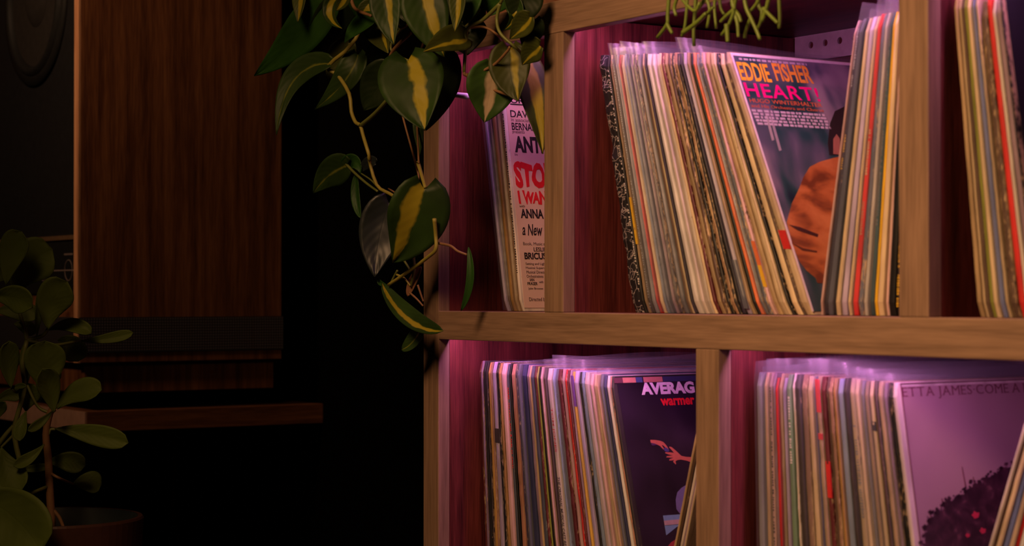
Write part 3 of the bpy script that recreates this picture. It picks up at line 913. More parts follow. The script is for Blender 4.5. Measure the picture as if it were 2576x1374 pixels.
f.poly([z9(*p) for p in [(1500, 350), (1420, 330), (1370, 330), (1290, 326), (1232, 314), (1205, 288), (1165, 250), (1120, 212), (1094, 204), (1090, 216), (1120, 246), (1145, 278), (1100, 272), (1046, 270), (1044, 282), (1090, 300), (1130, 308), (1062, 318), (1058, 332), (1110, 336), (1140, 334),
        (1092, 356), (1094, 370), (1128, 368), (1146, 360), (1138, 386), (1150, 400), (1166, 416), (1172, 402), (1162, 384), (1180, 366), (1230, 358), (1300, 372), (1350, 392), (1420, 410), (1500, 430)]],
       'printed_hand', skin, cv, 0.0009)
f.poly([z9(*p) for p in [(1022, 228), (1050, 216), (1084, 240), (1088, 262), (1060, 272), (1034, 256)]], 'printed_lighter', ink((0.06, 0.04, 0.2)), cv, 0.0012)
f.poly([z9(*p) for p in [(1018, 1016), (1212, 1002), (1400, 985), (1400, 1060), (1180, 1150), (1056, 1248)]], 'printed_cloth', ink((0.13, 0.22, 0.42)), cv, 0.0009)
f.poly([z9(*p) for p in [(1026, 1078), (1210, 1060), (1400, 1040), (1400, 1085), (1200, 1118), (1036, 1132)]], 'printed_fold', ink((0.34, 0.22, 0.28)), cv, 0.0012)
f.poly([z9(*p) for p in [(1400, 640), (1292, 655), (1235, 690), (1185, 745), (1168, 830), (1176, 940), (1212, 990), (1400, 970)]], 'printed_knee', ink((0.12, 0.10, 0.26)), cv, 0.0009)
f.poly([z9(*p) for p in [(1070, 1385), (1115, 1330), (1170, 1295), (1300, 1240), (1400, 1230), (1400, 1385)]], 'printed_fabric', ink((0.3, 0.03, 0.05)), cv, 0.0009)

# (4) dusky pink cover with the serif title
f, cv = cover(Ff[-1], art_material('dusky_pink_print', [(0.3, (0.22, 0.14, 0.16)), (0.7, (0.32, 0.21, 0.235))], 5, 2, rough=0.3), s0=0.007)
z6 = lambda x, y: (2200 + x / 2.782, 880 + y / 2.782)
rose = ink((0.10, 0.03, 0.042))
f.text('ETTA JAMES·COME A LITTLE', z6(193, 330), z6(186, 265), z6(1290, 291), 'lettering', rose, cv, serif=True)
for k in (0,):
    s0, t0 = f.st(*z6(180, 242))
    f.flat([(s0, t0), (0.30, t0), (0.30, t0 + .0012), (s0, t0 + .0012)], [(0, 1, 2, 3)], 'border_line', rose, cv, 0.0009)
    f.flat([(s0, .01), (s0 + .0012, .01), (s0 + .0012, t0), (s0, t0)], [(0, 1, 2, 3)], 'border_line', rose, cv, 0.0009)
rr = random.Random(3)
outline = [(330, 1500), (350, 1374), (352, 1290), (372, 1240), (392, 1180), (430, 1140), (476, 1125), (500, 1070), (560, 1045), (612, 1020), (640, 985), (700, 940), (760, 935), (810, 885), (860, 858), (905, 830), (980, 800), (1080, 790), (1180, 820), (1260, 900)]
pts = []
for a, b in zip(outline[:-1], outline[1:]):
    n = 6
    for i in range(n):
        tt = i / n
        pts.append((a[0] + (b[0] - a[0]) * tt + rr.uniform(-11, 11), a[1] + (b[1] - a[1]) * tt + rr.uniform(-14, 9)))
pts += [(1320, 1100), (1330, 1500)]
hair_ink = art_material('dark_hair_print', [(0.4, (0.02, 0.006, 0.013)), (0.62, (0.045, 0.014, 0.028)), (0.74, (0.13, 0.05, 0.07))], 90, 3)
f.poly([z6(*p) for p in pts], 'printed_hair', hair_ink, cv, 0.0009)
mbs, mbf = [], []
for i in range(90):
    j = rr.randrange(len(outline) - 3); tt = rr.random()
    a, b = outline[j], outline[j + 1]
    cx, cy = a[0] + (b[0] - a[0]) * tt + rr.uniform(-26, 10), a[1] + (b[1] - a[1]) * tt + rr.uniform(-26, 14)
    r = rr.uniform(5, 17); k = len(mbs); ph = rr.random() * 6
    ns = 8
    mbs += [f.st(*z6(cx + r * (1 + .4 * math.sin(2 * q + ph)) * math.cos(-q * 2 * math.pi / ns), cy + r * (1 + .4 * math.sin(3 * q + ph)) * math.sin(-q * 2 * math.pi / ns))) for q in range(ns)]
    mbf.append(tuple(range(k, k + ns)))
o = f.flat(mbs, mbf, 'printed_curls', hair_ink, cv, 0.0010); o['kind'] = 'stuff'
for (cx, cy, r) in ((705, 1158, 24), (755, 1268, 20), (650, 1300, 14)):
    f.poly([z6(cx + r * (1 + .3 * math.sin(3 * k)) * math.cos(k * .628), cy + r * (1 + .3 * math.sin(3 * k)) * math.sin(k * .628)) for k in range(10)], 'printed_flower', ink((0.4, 0.02, 0.06)), cv, 0.0012)
for (x0, y0, x1, y1) in ((640, 960, 612, 820), (700, 940, 690, 890), (480, 1080, 470, 1040), (400, 1180, 385, 1130)):
    f.poly([z6(x0 - 5, y0 + 12), z6(x0 + 5, y0 + 12), z6(x1 + 3, y1), z6(x1 - 3, y1)], 'printed_strand', rose, cv, 0.0008)

# (5) dark cover at the right end of the upper right cell
cover(Dd[-1], ink((0.006, 0.005, 0.009)))

# ------------------------------------------------------------------ leaves
def leaf_material(name, green, stripe, c, wd, rough=0.5, dark=0.6, spec=0.28):
    """UV.x across the blade (0.5 = midrib), UV.y from stalk to tip"""
    m, nt, b = new_mat(name)
    uv = N(nt, 'ShaderNodeUVMap')
    sx = N(nt, 'ShaderNodeSeparateXYZ'); nt.links.new(uv.outputs[0], sx.inputs[0])
    tc = N(nt, 'ShaderNodeTexCoord')
    nz = N(nt, 'ShaderNodeTexNoise'); nz.inputs['Scale'].default_value = 45; nz.inputs['Detail'].default_value = 2
    nt.links.new(tc.outputs['Object'], nz.inputs['Vector'])
    d = N(nt, 'ShaderNodeMath', operation='SUBTRACT'); d.inputs[1].default_value = c; nt.links.new(sx.outputs[0], d.inputs[0])
    ab = N(nt, 'ShaderNodeMath', operation='ABSOLUTE'); nt.links.new(d.outputs[0], ab.inputs[0])
    nn = N(nt, 'ShaderNodeMath', operation='MULTIPLY_ADD'); nn.inputs[1].default_value = 0.2; nn.inputs[2].default_value = -0.10
    nt.links.new(nz.outputs['Fac'], nn.inputs[0])
    ad = N(nt, 'ShaderNodeMath', operation='ADD'); nt.links.new(ab.outputs[0], ad.inputs[0]); nt.links.new(nn.outputs[0], ad.inputs[1])
    mr = N(nt, 'ShaderNodeMapRange'); mr.inputs['From Min'].default_value = wd + 0.03; mr.inputs['From Max'].default_value = wd - 0.03
    nt.links.new(ad.outputs[0], mr.inputs['Value'])
    # green ground with paler midrib and side veins
    n2 = N(nt, 'ShaderNodeTexNoise'); n2.inputs['Scale'].default_value = 18; nt.links.new(tc.outputs['Object'], n2.inputs['Vector'])
    rg = ramp(nt, [(0.35, [x * dark for x in green]), (0.68, green)]); nt.links.new(n2.outputs['Fac'], rg.inputs[0])
    mc = N(nt, 'ShaderNodeMix'); mc.data_type = 'RGBA'
    nt.links.new(mr.outputs[0], mc.inputs[0]); nt.links.new(rg.outputs[0], mc.inputs[6]); mc.inputs[7].default_value = (*stripe, 1)
    mid = N(nt, 'ShaderNodeMath', operation='SUBTRACT'); mid.inputs[1].default_value = 0.5; nt.links.new(sx.outputs[0], mid.inputs[0])
    ma = N(nt, 'ShaderNodeMath', operation='ABSOLUTE'); nt.links.new(mid.outputs[0], ma.inputs[0])
    # veins: saw of (v - |x|)
    v1 = N(nt, 'ShaderNodeMath', operation='MULTIPLY_ADD'); v1.inputs[1].default_value = -0.7; nt.links.new(ma.outputs[0], v1.inputs[0]); nt.links.new(sx.outputs[1], v1.inputs[2])
    v2 = N(nt, 'ShaderNodeMath', operation='MULTIPLY'); v2.inputs[1].default_value = 44.0; nt.links.new(v1.outputs[0], v2.inputs[0])
    v3 = N(nt, 'ShaderNodeMath', operation='SINE'); nt.links.new(v2.outputs[0], v3.inputs[0])
    m0 = N(nt, 'ShaderNodeMapRange'); m0.inputs['From Min'].default_value = 0.0; m0.inputs['From Max'].default_value = 0.03; m0.inputs['To Min'].default_value = -3.0; m0.inputs['To Max'].default_value = 0.0
    nt.links.new(ma.outputs[0], m0.inputs['Value'])
    hs = N(nt, 'ShaderNodeMath', operation='ADD'); nt.links.new(v3.outputs[0], hs.inputs[0]); nt.links.new(m0.outputs[0], hs.inputs[1])
    bp = N(nt, 'ShaderNodeBump'); bp.inputs['Strength'].default_value = 0.10; bp.inputs['Distance'].default_value = 0.0006
    nt.links.new(hs.outputs[0], bp.inputs['Height']); nt.links.new(bp.outputs[0], b.inputs['Normal'])
    nt.links.new(mc.outputs[2], b.inputs['Base Color'])
    b.inputs['Roughness'].default_value = rough
    b.inputs['Specular IOR Level'].default_value = spec
    tl = N(nt, 'ShaderNodeBsdfTranslucent'); nt.links.new(mc.outputs[2], tl.inputs[0])
    mx = N(nt, 'ShaderNodeMixShader'); mx.inputs[0].default_value = 0.18
    nt.links.new(b.outputs[0], mx.inputs[1]); nt.links.new(tl.outputs[0], mx.inputs[2])
    nt.links.new(mx.outputs[0], nt.nodes['Material Output'].inputs['Surface'])
    return m

G1, G2, G3 = (0.026, 0.062, 0.009), (0.016, 0.032, 0.007), (0.058, 0.072, 0.011)
LIME, CREAM = (0.31, 0.26, 0.016), (0.50, 0.38, 0.25)
LM = dict(
    green=leaf_material('leaf_green', (0.03, 0.105, 0.012), LIME, 0.5, -0.2),
    stripe=leaf_material('leaf_lime_stripe', G1, LIME, 0.60, 0.11),
    left=leaf_material('leaf_lime_left', G1, LIME, 0.36, 0.13),
    thin=leaf_material('leaf_thin_stripe', (0.032, 0.07, 0.012), (0.17, 0.19, 0.02), 0.52, 0.03),
    lime=leaf_material('leaf_mostly_lime', (0.06, 0.085, 0.014), LIME, 0.56, 0.17),
    olive=leaf_material('leaf_olive', G3, LIME, 0.62, 0.08),
    dark=leaf_material('leaf_dark', G2, LIME, 0.5, -0.3),
    cream=leaf_material('leaf_cream_stripe', (0.05, 0.12, 0.02), CREAM, 0.50, 0.10),
    silver=leaf_material('leaf_slate', (0.026, 0.036, 0.036), LIME, 0.5, -0.3, rough=0.4, spec=0.5),
    brown=plain('dry_brown_sheath', (0.22, 0.10, 0.045), 0.7),
    fg=leaf_material('leaf_broad_olive', (0.105, 0.15, 0.022), (0.12, 0.14, 0.03), 0.5, -0.1, rough=0.55, dark=0.8, spec=0.2),
)
stem_y = plain('stem_yellow', (0.28, 0.24, 0.04), 0.5)
stem_g = plain('stem_green', (0.13, 0.15, 0.03), 0.5)
stem_b = plain('stem_brown', (0.20, 0.10, 0.04), 0.6)
sheath_mat = plain('pale_sheath', (0.7, 0.62, 0.75), 0.4)

def leaf(parent, base, tip, width, mat, ctrl=None, shape='heart', roll=0.0, fold=0.25, cup=0.0, droop=0.0, seed=0, name='leaf', thick=0.0006):
    base, tip = Vector(base), Vector(tip)
    ctrl = Vector(ctrl) if ctrl is not None else base.lerp(tip, 0.5)
    L = (tip - base).length
    view = (base - CAM).normalized()
    if ctrl is not None and droop: ctrl = ctrl - view * droop
    n, m = 18, 10
    vs, uvs = [], []
    for i in range(n + 1):
        t = i / n
        p = base * (1 - t) ** 2 + ctrl * 2 * t * (1 - t) + tip * t * t
        T = ((ctrl - base) * (1 - t) + (tip - ctrl) * t)
        T = T.normalized() if T.length > 1e-8 else (tip - base).normalized()
        side = T.cross(view)
        side = side.normalized() if side.length > 1e-4 else RIGHT.copy()
        side = Matrix.Rotation(roll, 3, T) @ side
        nor = side.cross(T)
        if nor.dot(view) > 0: nor = -nor
        if shape == 'heart':
            wd = 2.2 * (t + 0.008) ** 0.42 * (1 - t) ** 0.8 * (1 - 0.35 * t * t)
        elif shape == 'obovate':
            wd = 1.9 * (t + 0.004) ** 0.85 * max(0.0, 1 - t ** 2.6) ** 0.5 * 0.92
        else:
            wd = 2.0 * (t + 0.004) ** 0.6 * (1 - t) ** 0.6
        wd = wd * width * 0.5
        if i == n: wd = 0.0004
        for j in range(m + 1):
            x = -1 + 2 * j / m
            q = p + side * (x * wd)
            if shape == 'heart':
                q = q - T * (0.20 * width * abs(x) ** 1.3 * (1 - t) ** 5)
            q = q + nor * (fold * wd * abs(x) ** 1.4 - cup * wd * (x * x))
            q = q + nor * (0.04 * width * mnoise.noise((t * 3 + seed * 7.3, x * 1.5, seed)))
            vs.append(q); uvs.append((0.5 + 0.5 * x, t))
    k = m + 1
    fs = [(i * k + j, i * k + j + 1, (i + 1) * k + j + 1, (i + 1) * k + j) for i in range(n) for j in range(m)]
    o = MB().add(vs, fs, uvs).build(name, mat, parent, smooth=True)
    s = o.modifiers.new('solid', 'SOLIDIFY'); s.thickness = thick; s.offset = 0
    return o

def vine(parent, pts, rad, mat, name='stem', n=30, taper=0.8):
    P = bez(pts, n)
    r = [rad * (1 - (1 - taper) * i / (len(P) - 1)) for i in range(len(P))]
    return MB().tube(P, r, 8).build(name, mat, parent, smooth=True)

# ---- hanging vine plant spilling over the top left corner of the shelf
def Z1(x, y, Y=-0.07):
    k = max(0.0, min(1.0, (x - 1400) / 500))
    yy = Y - 0.03 if Y > 0 else (Y - 0.03) * (1 - k) + (Y * 0.2 - 0.024) * k
    return on_y(600 + x / 3.054, y / 3.054, yy)
Z2 = lambda x, y, Y=-0.05: on_y(750 + x / 2.642, 380 + y / 2.642, Y * 0.65 - 0.016)
pot_c = Vector((-0.085, 0.10, Z_TOP + 0.0006))
hang = thing('hanging_vine_plant', pot_c, 'trailing heart-leaved vine with lime striped leaves spilling over the shelf corner', 'plant')
MB().lathe(pot_c, [(0.0, 0.0), (0.07, 0.0), (0.092, 0.15), (0.097, 0.15), (0.097, 0.17), (0.086, 0.17), (0.084, 0.145), (0.0, 0.145)], 40).build('pot', terracotta, hang, smooth=False)
px = 1 / 3.054 / 1800.0   # metres per zoom pixel near the vine
HL = [  # base, tip, ctrl, width(zoom px), material, Y base, Y tip, roll, fold
    ((700, -40), (122, 582), (480, 330), 330, 'green', -.08, -.12, .25, .12),
    ((475, -90), (455, 172), (480, 40), 130, 'lime', -.11, -.12, .6, .3),
    ((800, -60), (795, 218), (640, 110), 150, 'left', -.10, -.11, .5, .45),
    ((850, -20), (538, 472), (660, 190), 300, 'dark', -.06, -.08, -.2, .15),
    ((840, -60), (752, 82), (800, 20), 110, 'lime', -.12, -.12, .3, .3),
    ((1010, 30), (925, 205), (960, 100), 130, 'lime', -.07, -.08, .2, .2),
    ((1045, 150), (815, 330), (900, 170), 150, 'green', -.075, -.09, .5, .3),
    ((700, 485), (292, 1038), (350, 480), 215, 'thin', -.08, -.13, .5, .25),
    ((915, 420), (585, 842), (870, 620), 220, 'thin', -.05, -.08, .35, .25),
    ((850, 330), (690, 665), (750, 480), 215, 'olive', -.035, -.05, .2, .2),
    ((1120, -100), (1195, 345), (1130, 120), 230, 'stripe', -.12, -.12, .15, .3),
    ((1395, -110), (1582, 438), (1440, 180), 330, 'stripe', -.09, -.10, -.1, .15),
    ((1040, 170), (1150, 410), (1090, 280), 200, 'olive', -.05, -.06, .1, .2),
    ((1300, 462), (1432, 1003), (1345, 720), 470, 'stripe', -.11, -.125, .08, .10),
    ((1170, 540), (962, 848), (1050, 690), 320, 'dark', -.045, -.06, .2, .15),
    ((1580, 420), (1440, 1003), (1560, 720), 280, 'dark', -.06, -.06, -.35, .2),
    ((1750, 290), (1422, 398), (1600, 300), 210, 'olive', -.10, -.12, .35, .25),
    ((1740, 190), (1760, 425), (1745, 300), 320, 'dark', -.06, -.06, .1, .2),
    ((1690, -110), (1662, 243), (1690, 80), 125, 'lime', -.12, -.12, .3, .4),
    ((1790, -110), (1735, 195), (1780, 60), 190, 'green', -.10, -.10, .3, .3),
    ((2060, -60), (2040, 232), (2230, 130), 130, 'left', -.11, -.11, .4, .4),
    ((2210, -90), (2140, 205), (2190, 60), 270, 'dark', -.08, -.09, .1, .2),
    ((1850, 60), (1738, 205), (1800, 120), 150, 'olive', -.08, -.08, .2, .25),
    ((1960, 535), (1890, 942), (1935, 730), 370, 'cream', -.07, -.07, -.1, .18),
    ((2080, 380), (2150, 778), (2080, 600), 300, 'olive', 0, 0, .1, .2),
    ((2195, 425), (2337, 1182), (2300, 760), 240, 'lime', .04, .04, -.3, .15),
    ((2315, 350), (2180, 500), (2250, 380), 180, 'olive', 0, 0, .2, .25),
    ((2240, 130), (2085, 300), (2180, 200), 170, 'olive', -.09, -.1, .3, .3),
    ((2270, 150), (2190, 375), (2240, 260), 190, 'dark', 0, 0, .1, .2),
    ((1600, -60), (1540, 160), (1580, 50), 260, 'dark', -.05, -.05, .1, .2),
    ((1250, -100), (1290, 170), (1260, 30), 280, 'dark', -.05, -.05, .1, .2),
    ((2000, -100), (1930, 120), (1970, 0), 260, 'green', -.05, -.05, .1, .2),
    ((960, -80), (900, 130), (930, 20), 220, 'green', -.06, -.06, .1, .2),
    ((1130, 360), (1010, 560), (1060, 470), 230, 'dark', -.03, -.03, .1, .2),
    ((1480, 380), (1530, 560), (1500, 470), 260, 'dark', -.04, -.04, .1, .2),
    ((1375, 870), (1388, 1198), (1400, 1050), 85, 'thin', -.05, -.05, .4, .4),
]
for i, (b0, t0, c0, wd, mt, yb, yt, rl, fo) in enumerate(HL):
    leaf(hang, Z1(*b0, yb), Z1(*t0, yt), wd * px, LM[mt], Z1(*c0, (yb + yt) / 2), 'heart', rl, fo, seed=i + 1)
px2 = 1 / 2.642 / 1830.0
HL2 = [
    ((330, 92), (100, 280), (200, 130), 220, 'thin', -.06, -.08, .1, .12, 'heart'),
    ((318, 90), (415, 150), (390, 30), 120, 'green', -.055, -.05, .3, .3, 'heart'),
    ((515, 75), (412, 150), (450, 60), 90, 'silver', -.04, -.045, .2, .2, 'heart'),
    ((388, 145), (416, 445), (370, 320), 80, 'green', -.05, -.05, .5, .35, 'lance'),
    ((605, 345), (508, 838), (520, 600), 310, 'silver', -.04, -.07, .12, .18, 'heart'),
    ((838, 250), (632, 738), (790, 540), 400, 'left', -.085, -.10, -.05, .12, 'heart'),
    ((560, 880), (965, 1195), (720, 1180), 150, 'left', -.06, -.08, -.35, .3, 'lance'),
    ((835, 1110), (688, 1322), (800, 1270), 120, 'thin', -.02, -.05, .5, .35, 'lance'),
    ((1132, 640), (1083, 1062), (1185, 880), 62, 'green', -.03, -.03, .5, .4, 'lance'),
    ((820, 770), (728, 965), (760, 860), 70, 'brown', -.03, -.04, .4, .4, 'lance'),
    ((548, 860), (600, 900), (520, 870), 40, 'green', -.05, -.05, .4, .4, 'lance'),
]
for i, (b0, t0, c0, wd, mt, yb, yt, rl, fo, shp) in enumerate(HL2):
    leaf(hang, Z2(*b0, yb), Z2(*t0, yt), wd * px2, LM[mt], Z2(*c0, (yb + yt) / 2), shp, rl, fo, seed=i + 60,
         name='dry_sheath' if mt == 'brown' else 'leaf')
mm = lambda p: p * 0.001
VN = [
    ([Z1(1100, -200, -.02), Z1(900, 300, -.06), Z1(690, 505, -.08), Z1(765, 580), Z1(850, 720), Z1(868, 860), Z1(900, 940), Z1(935, 965), Z1(960, 1050), Z1(1010, 1220), Z2(470, 50, -.07), Z2(522, 225, -.065), Z2(610, 285, -.06), Z2(720, 350, -.07)], 2.9, stem_y),
    ([Z1(935, 968), Z1(1050, 870, -.075), Z1(1165, 740, -.08), Z1(1230, 640, -.08)], 2.9, stem_g),
    ([Z1(1320, 255), Z1(1240, 330), Z1(1180, 400), Z1(1158, 470), Z1(1162, 560)], 2.4, stem_b),
    ([Z1(1300, 190), Z1(1240, 230), Z1(1185, 310), Z1(1172, 380), Z1(1220, 425), Z1(1300, 464, -.11)], 1.9, stem_g),
    ([Z1(2010, 30, -.1), Z1(1880, 150, -.1), Z1(1765, 215, -.1), Z1(1748, 320, -.1), Z1(1732, 555, -.1)], 2.7, stem_g),
    ([Z1(1732, 555, -.1), Z1(1745, 575, -.1), Z1(1830, 560, -.095), Z1(1960, 500, -.09), Z1(2060, 400, -.08), Z1(2085, 360, -.08)], 2.2, stem_b),
    ([Z1(1740, 572, -.1), Z1(1850, 640, -.095), Z1(1960, 690, -.05), Z1(2090, 735, -.02)], 2.3, stem_b),
    ([Z1(2010, 30, -.1), Z1(1985, 150, -.1), Z1(2015, 260, -.1), Z1(2140, 375, -.02), Z1(2200, 440, .04)], 2.3, stem_g),
    ([Z1(1770, 212, -.1), Z1(1890, 210, -.09), Z1(1990, 270, -.05), Z1(2080, 385, .045)], 1.8, stem_b),
    ([Z1(1250, 850, -.06), Z1(1290, 1000, -.06), Z1(1340, 1180, -.05), Z2(790, 120, -.05), Z2(800, 190, -.05), Z2(760, 255, -.05), Z2(690, 295, -.05), Z2(600, 250, -.05)], 1.4, stem_b),
    ([Z2(796, 75, -.07), Z2(815, 140, -.075), Z2(845, 245, -.085)], 2.9, stem_y),
    ([Z2(320, 88, -.06), Z2(380, 150, -.062), Z2(455, 215, -.063), Z2(528, 268, -.065)], 2.1, stem_g),
    ([Z2(905, 450, -.07), Z2(915, 560, -.06), Z2(915, 650, -.06), Z2(870, 700, -.06), Z2(720, 810, -.06), Z2(600, 890, -.06)], 2.8, stem_y),
    ([Z2(915, 610, -.05), Z2(1010, 630, -.045), Z2(1060, 665, -.04), Z2(1122, 690, -.03)], 1.9, stem_b),
    ([Z2(765, 690, -.05), Z2(772, 790, -.045), Z2(748, 900, -.04)], 2.2, stem_g),
    ([Z2(695, 715, -.05), Z2(725, 760, -.05), Z2(748, 800, -.05)], 1.6, stem_g),
    ([Z2(655, 822, -.055), Z2(705, 845, -.05), Z2(745, 895, -.045)], 1.5, stem_y),
    ([Z2(660, 795, -.055), Z2(635, 840, -.055), Z2(610, 890, -.058)], 1.6, stem_g),
    ([Z2(795, 890, -.04), Z2(815, 950, -.035), Z2(832, 1000, -.03)], 1.5, stem_b),
    ([Z2(740, 940, -.04), Z2(790, 985, -.035), Z2(830, 1030, -.03)], 1.5, stem_b),
    ([Z1(860, -20, -.09), Z1(900, 70, -.09), Z1(1020, 122, -.09)], 2.6, stem_b),
    ([Z1(1165, 75, -.09), Z1(1235, 205, -.09), Z1(1310, 188, -.09)], 2.0, stem_b),
    ([Z2(525, 235, -.065), Z2(480, 190, -.06), Z2(420, 150, -.05)], 1.3, stem_g),
    # stems rising to the pot
    ([pot_c + Vector((-.05, -.05, .15)), pot_c + Vector((-.08, -.12, .14)), Z1(1100, -200, -.05), Z1(1150, 40, -.06), Z1(1240, 220, -.07)], 2.6, stem_g),
    ([pot_c + Vector((.04, -.05, .15)), pot_c + Vector((.05, -.14, .13)), Z1(2060, -150, -.1), Z1(2010, 30, -.1)], 2.6, stem_g),
    ([pot_c + Vector((-.06, 0, .15)), pot_c + Vector((-.13, -.05, .12)), Z1(900, -200, -.08), Z1(860, -20, -.09)], 2.6, stem_g),
    ([Z1(1600, -150, -.06), Z1(1500, 100, -.05), Z1(1380, 480, -.05), Z1(1370, 880, -.05), Z1(1385, 1255, -.07)], 1.6, stem_b),
]
for pts_, r_, m_ in VN:
    vine(hang, pts_, mm(r_), m_)
p0, p1 = on_y(1124, 236, .004), on_y(1179, 243, .010)
MB().tube([p0, p0.lerp(p1, .5), p0.lerp(p1, .9), p0.lerp(p1, .98), p1], [.0018, .0038, .0043, .003, .0006], 10).build('young_shoot', sheath_mat, hang, smooth=True)

# ---- thin-stemmed hanging cactus over the middle cell
rp = Vector((0.40, 0.10, Z_TOP + 0.0006))
rhi = thing('mistletoe_cactus', rp, 'thin stringy green hanging cactus dangling over the upper middle cell', 'plant')
MB().lathe(rp, [(0.0, 0.0), (0.06, 0.0), (0.08, 0.12), (0.085, 0.12), (0.085, 0.135), (0.075, 0.135), (0.073, 0.115), (0.0, 0.115)], 36).build('pot', terracotta, rhi)
cact = plain('cactus_green', (0.13, 0.19, 0.022), 0.5)
ZR = lambda x, y, Y: on_y(1400 + x / 3.272, y / 3.272, Y)
RS = [
    [(930, -80), (915, 120), (910, 200), (830, 310)], [(910, 200), (952, 275)], [(1010, -80), (970, 60), (985, 130)], [(1080, -60), (1060, 200), (1030, 300)],
    [(1150, -80), (1140, 100), (1130, 250), (1132, 380)], [(1140, 200), (1200, 150), (1290, 60)], [(1040, 270), (1150, 190), (1230, 110)],
    [(1210, -80), (1260, 70), (1240, 230)], [(1310, -60), (1300, 60), (1315, 235)], [(1340, -80), (1350, 60), (1380, 120)], [(1460, 80), (1400, 130), (1350, 180)],
    [(1440, -80), (1450, 40), (1462, 85), (1420, 200), (1360, 290)], [(1462, 85), (1500, 130), (1520, 180)], [(1462, 85), (1490, 200), (1497, 305)], [(1400, 200), (1410, 345)],
    [(1540, -80), (1560, 60), (1600, 150), (1650, 260), (1675, 325)], [(1600, 150), (1560, 250), (1550, 315)], [(1640, -80), (1670, 60), (1690, 90), (1680, 180), (1650, 245)],
    [(1760, -80), (1730, 60), (1690, 180)], [(1700, 70), (1760, 130), (1820, 190)], [(1830, -80), (1835, 60), (1838, 150), (1832, 235)], [(1500, -80), (1470, 20), (1462, 85)],
    [(1000, -60), (1130, 90), (1180, 20)], [(1240, -50), (1150, 100)], [(1690, -80), (1660, 10), (1600, 90)],
]
rr = random.Random(11)
for k, s in enumerate(RS):
    Y = -0.03 - 0.06 * rr.random()
    P = [ZR(x, y, Y) for x, y in s]
    if s[0][1] < 0:
        a = P[0]
        top = rp + Vector((max(-.06, min(.06, a.x - rp.x)), -.06, .14 + .02 * rr.random()))
        P = [top, Vector((a.x, (Y - .02) * 1.0, Z_TOP + .10)), Vector((a.x, Y, a.z + .02))] + P
    vine(rhi, P, mm(2.1 + .6 * rr.random()), cact, n=20, taper=0.75)

# ------------------------------------------------------------------ loudspeaker, riser and wall shelf
XS = -1.265
pf0, pf1 = on_x(203, 300, XS), on_x(709, 300, XS)
SY0, SY1 = pf0.y, pf1.y
SZ0 = (on_x(205, 912, XS).z + on_x(707, 905, XS).z) / 2
SZ1 = SZ0 + 0.80
SW = 0.53
spk = thing('loudspeaker', (XS - SW / 2, (SY0 + SY1) / 2, SZ0), 'large walnut floor speaker with dark round woofer standing on a wall shelf', 'loudspeaker')
T_ = 0.022
MB().box(XS - T_, XS, SY0, SY1, SZ0, SZ1).build('side_panel', walnut_z, spk, bevel=0.001)
MB().box(XS - SW, XS - SW + T_, SY0, SY1, SZ0, SZ1).build('side_panel', walnut_z, spk, bevel=0.001)
lit_edge = wood('walnut_lit_edge', [(0.2, 0.09, 0.045), (0.36, 0.17, 0.085), (0.48, 0.25, 0.13)], 'z', 0.5)  # cabinet walnut lightened, so light on the front edges is in the colour
for xa in (XS - T_, XS - SW):
    MB().box(xa, xa + T_, SY0 - 0.004, SY0, SZ0, SZ1).build('front_edge', lit_edge, spk)
MB().box(XS - SW + T_, XS - T_, SY0, SY1, SZ0, SZ0 + 0.03).build('bottom_panel', walnut_y, spk)
MB().box(XS - SW + T_, XS - T_, SY0, SY1, SZ1 - T_, SZ1).build('top_panel', walnut_y, spk)
MB().box(XS - SW + T_, XS - T_, SY1 - T_, SY1, SZ0 + .03, SZ1 - T_).build('rear_panel', black_matte, spk)
zl = on_y(100, 603, SY0 + .02).z          # trim line
zb = on_y(100, 745, SY0 + .0).z           # top of the bottom board
MB().box(XS - SW + T_, XS - T_, SY0 + .018, SY0 + .036, zb, SZ1 - T_).build('baffle', black_matte, spk)
MB().box(XS - SW + T_, XS - T_, SY0 + .002, SY0 + .018, SZ0 + .03, zb).build('front_board', walnut_y, spk)
MB().box(XS - SW + T_, XS - T_, SY0 + .012, SY0 + .018, zl - .004, zl + .004).build('trim_line', metal_trim, spk)
plate = MB().box(XS - SW + T_ + .004, XS - T_ - .004, SY0 + .0155, SY0 + .018, zb + .004, zl - .004).build('control_plate', rubber, spk)
cdial = on_y(172, 680, SY0 + .015)
def ring(mb, c, r0, r1, y0, y1, seg=36):
    return mb.lathe(Vector((c.x, 0, c.z)), [(r0, y0), (r1, y0), (r1, y1), (r0, y1), (r0, y0)], seg, 'y')
for k, xk in enumerate((cdial.x, cdial.x - 0.13)):
    ring(MB(), Vector((xk, 0, cdial.z)), .0185, .0195, SY0 + .0148, SY0 + .0156).build('dial_ring', print_grey, plate)
MB().box(XS - SW + .06, XS - T_ - .006, SY0 + .0149, SY0 + .0155, cdial.z - .001, cdial.z + .001).build('printed_line', print_grey, plate)
mk = MB()
for k in range(9):
    mk.box(cdial.x - .022 + k * .005, cdial.x - .019 + k * .005, SY0 + .0149, SY0 + .0155, cdial.z + .028, cdial.z + .031)
tag(mk.build('printed_caption', print_grey, plate), kind='stuff')
wc = on_y(93, -4, SY0 + .018)
wo = MB().lathe((wc.x, SY0 + .018, wc.z), [(.168, 0), (.168, -.006), (.150, -.007)], 64, 'y').build('woofer_frame', rubber, spk, smooth=True)
MB().lathe((wc.x, SY0 + .018, wc.z), [(.150, -.006), (.145, -.013), (.138, -.014), (.132, -.008), (.130, -.002)], 64, 'y').build('surround', rubber, wo, smooth=True)
MB().lathe((wc.x, SY0 + .018, wc.z), [(.130, -.002), (.075, -.001), (.055, -.0006), (.0, -.0005)], 64, 'y').build('cone', cone_mat, wo, smooth=True)
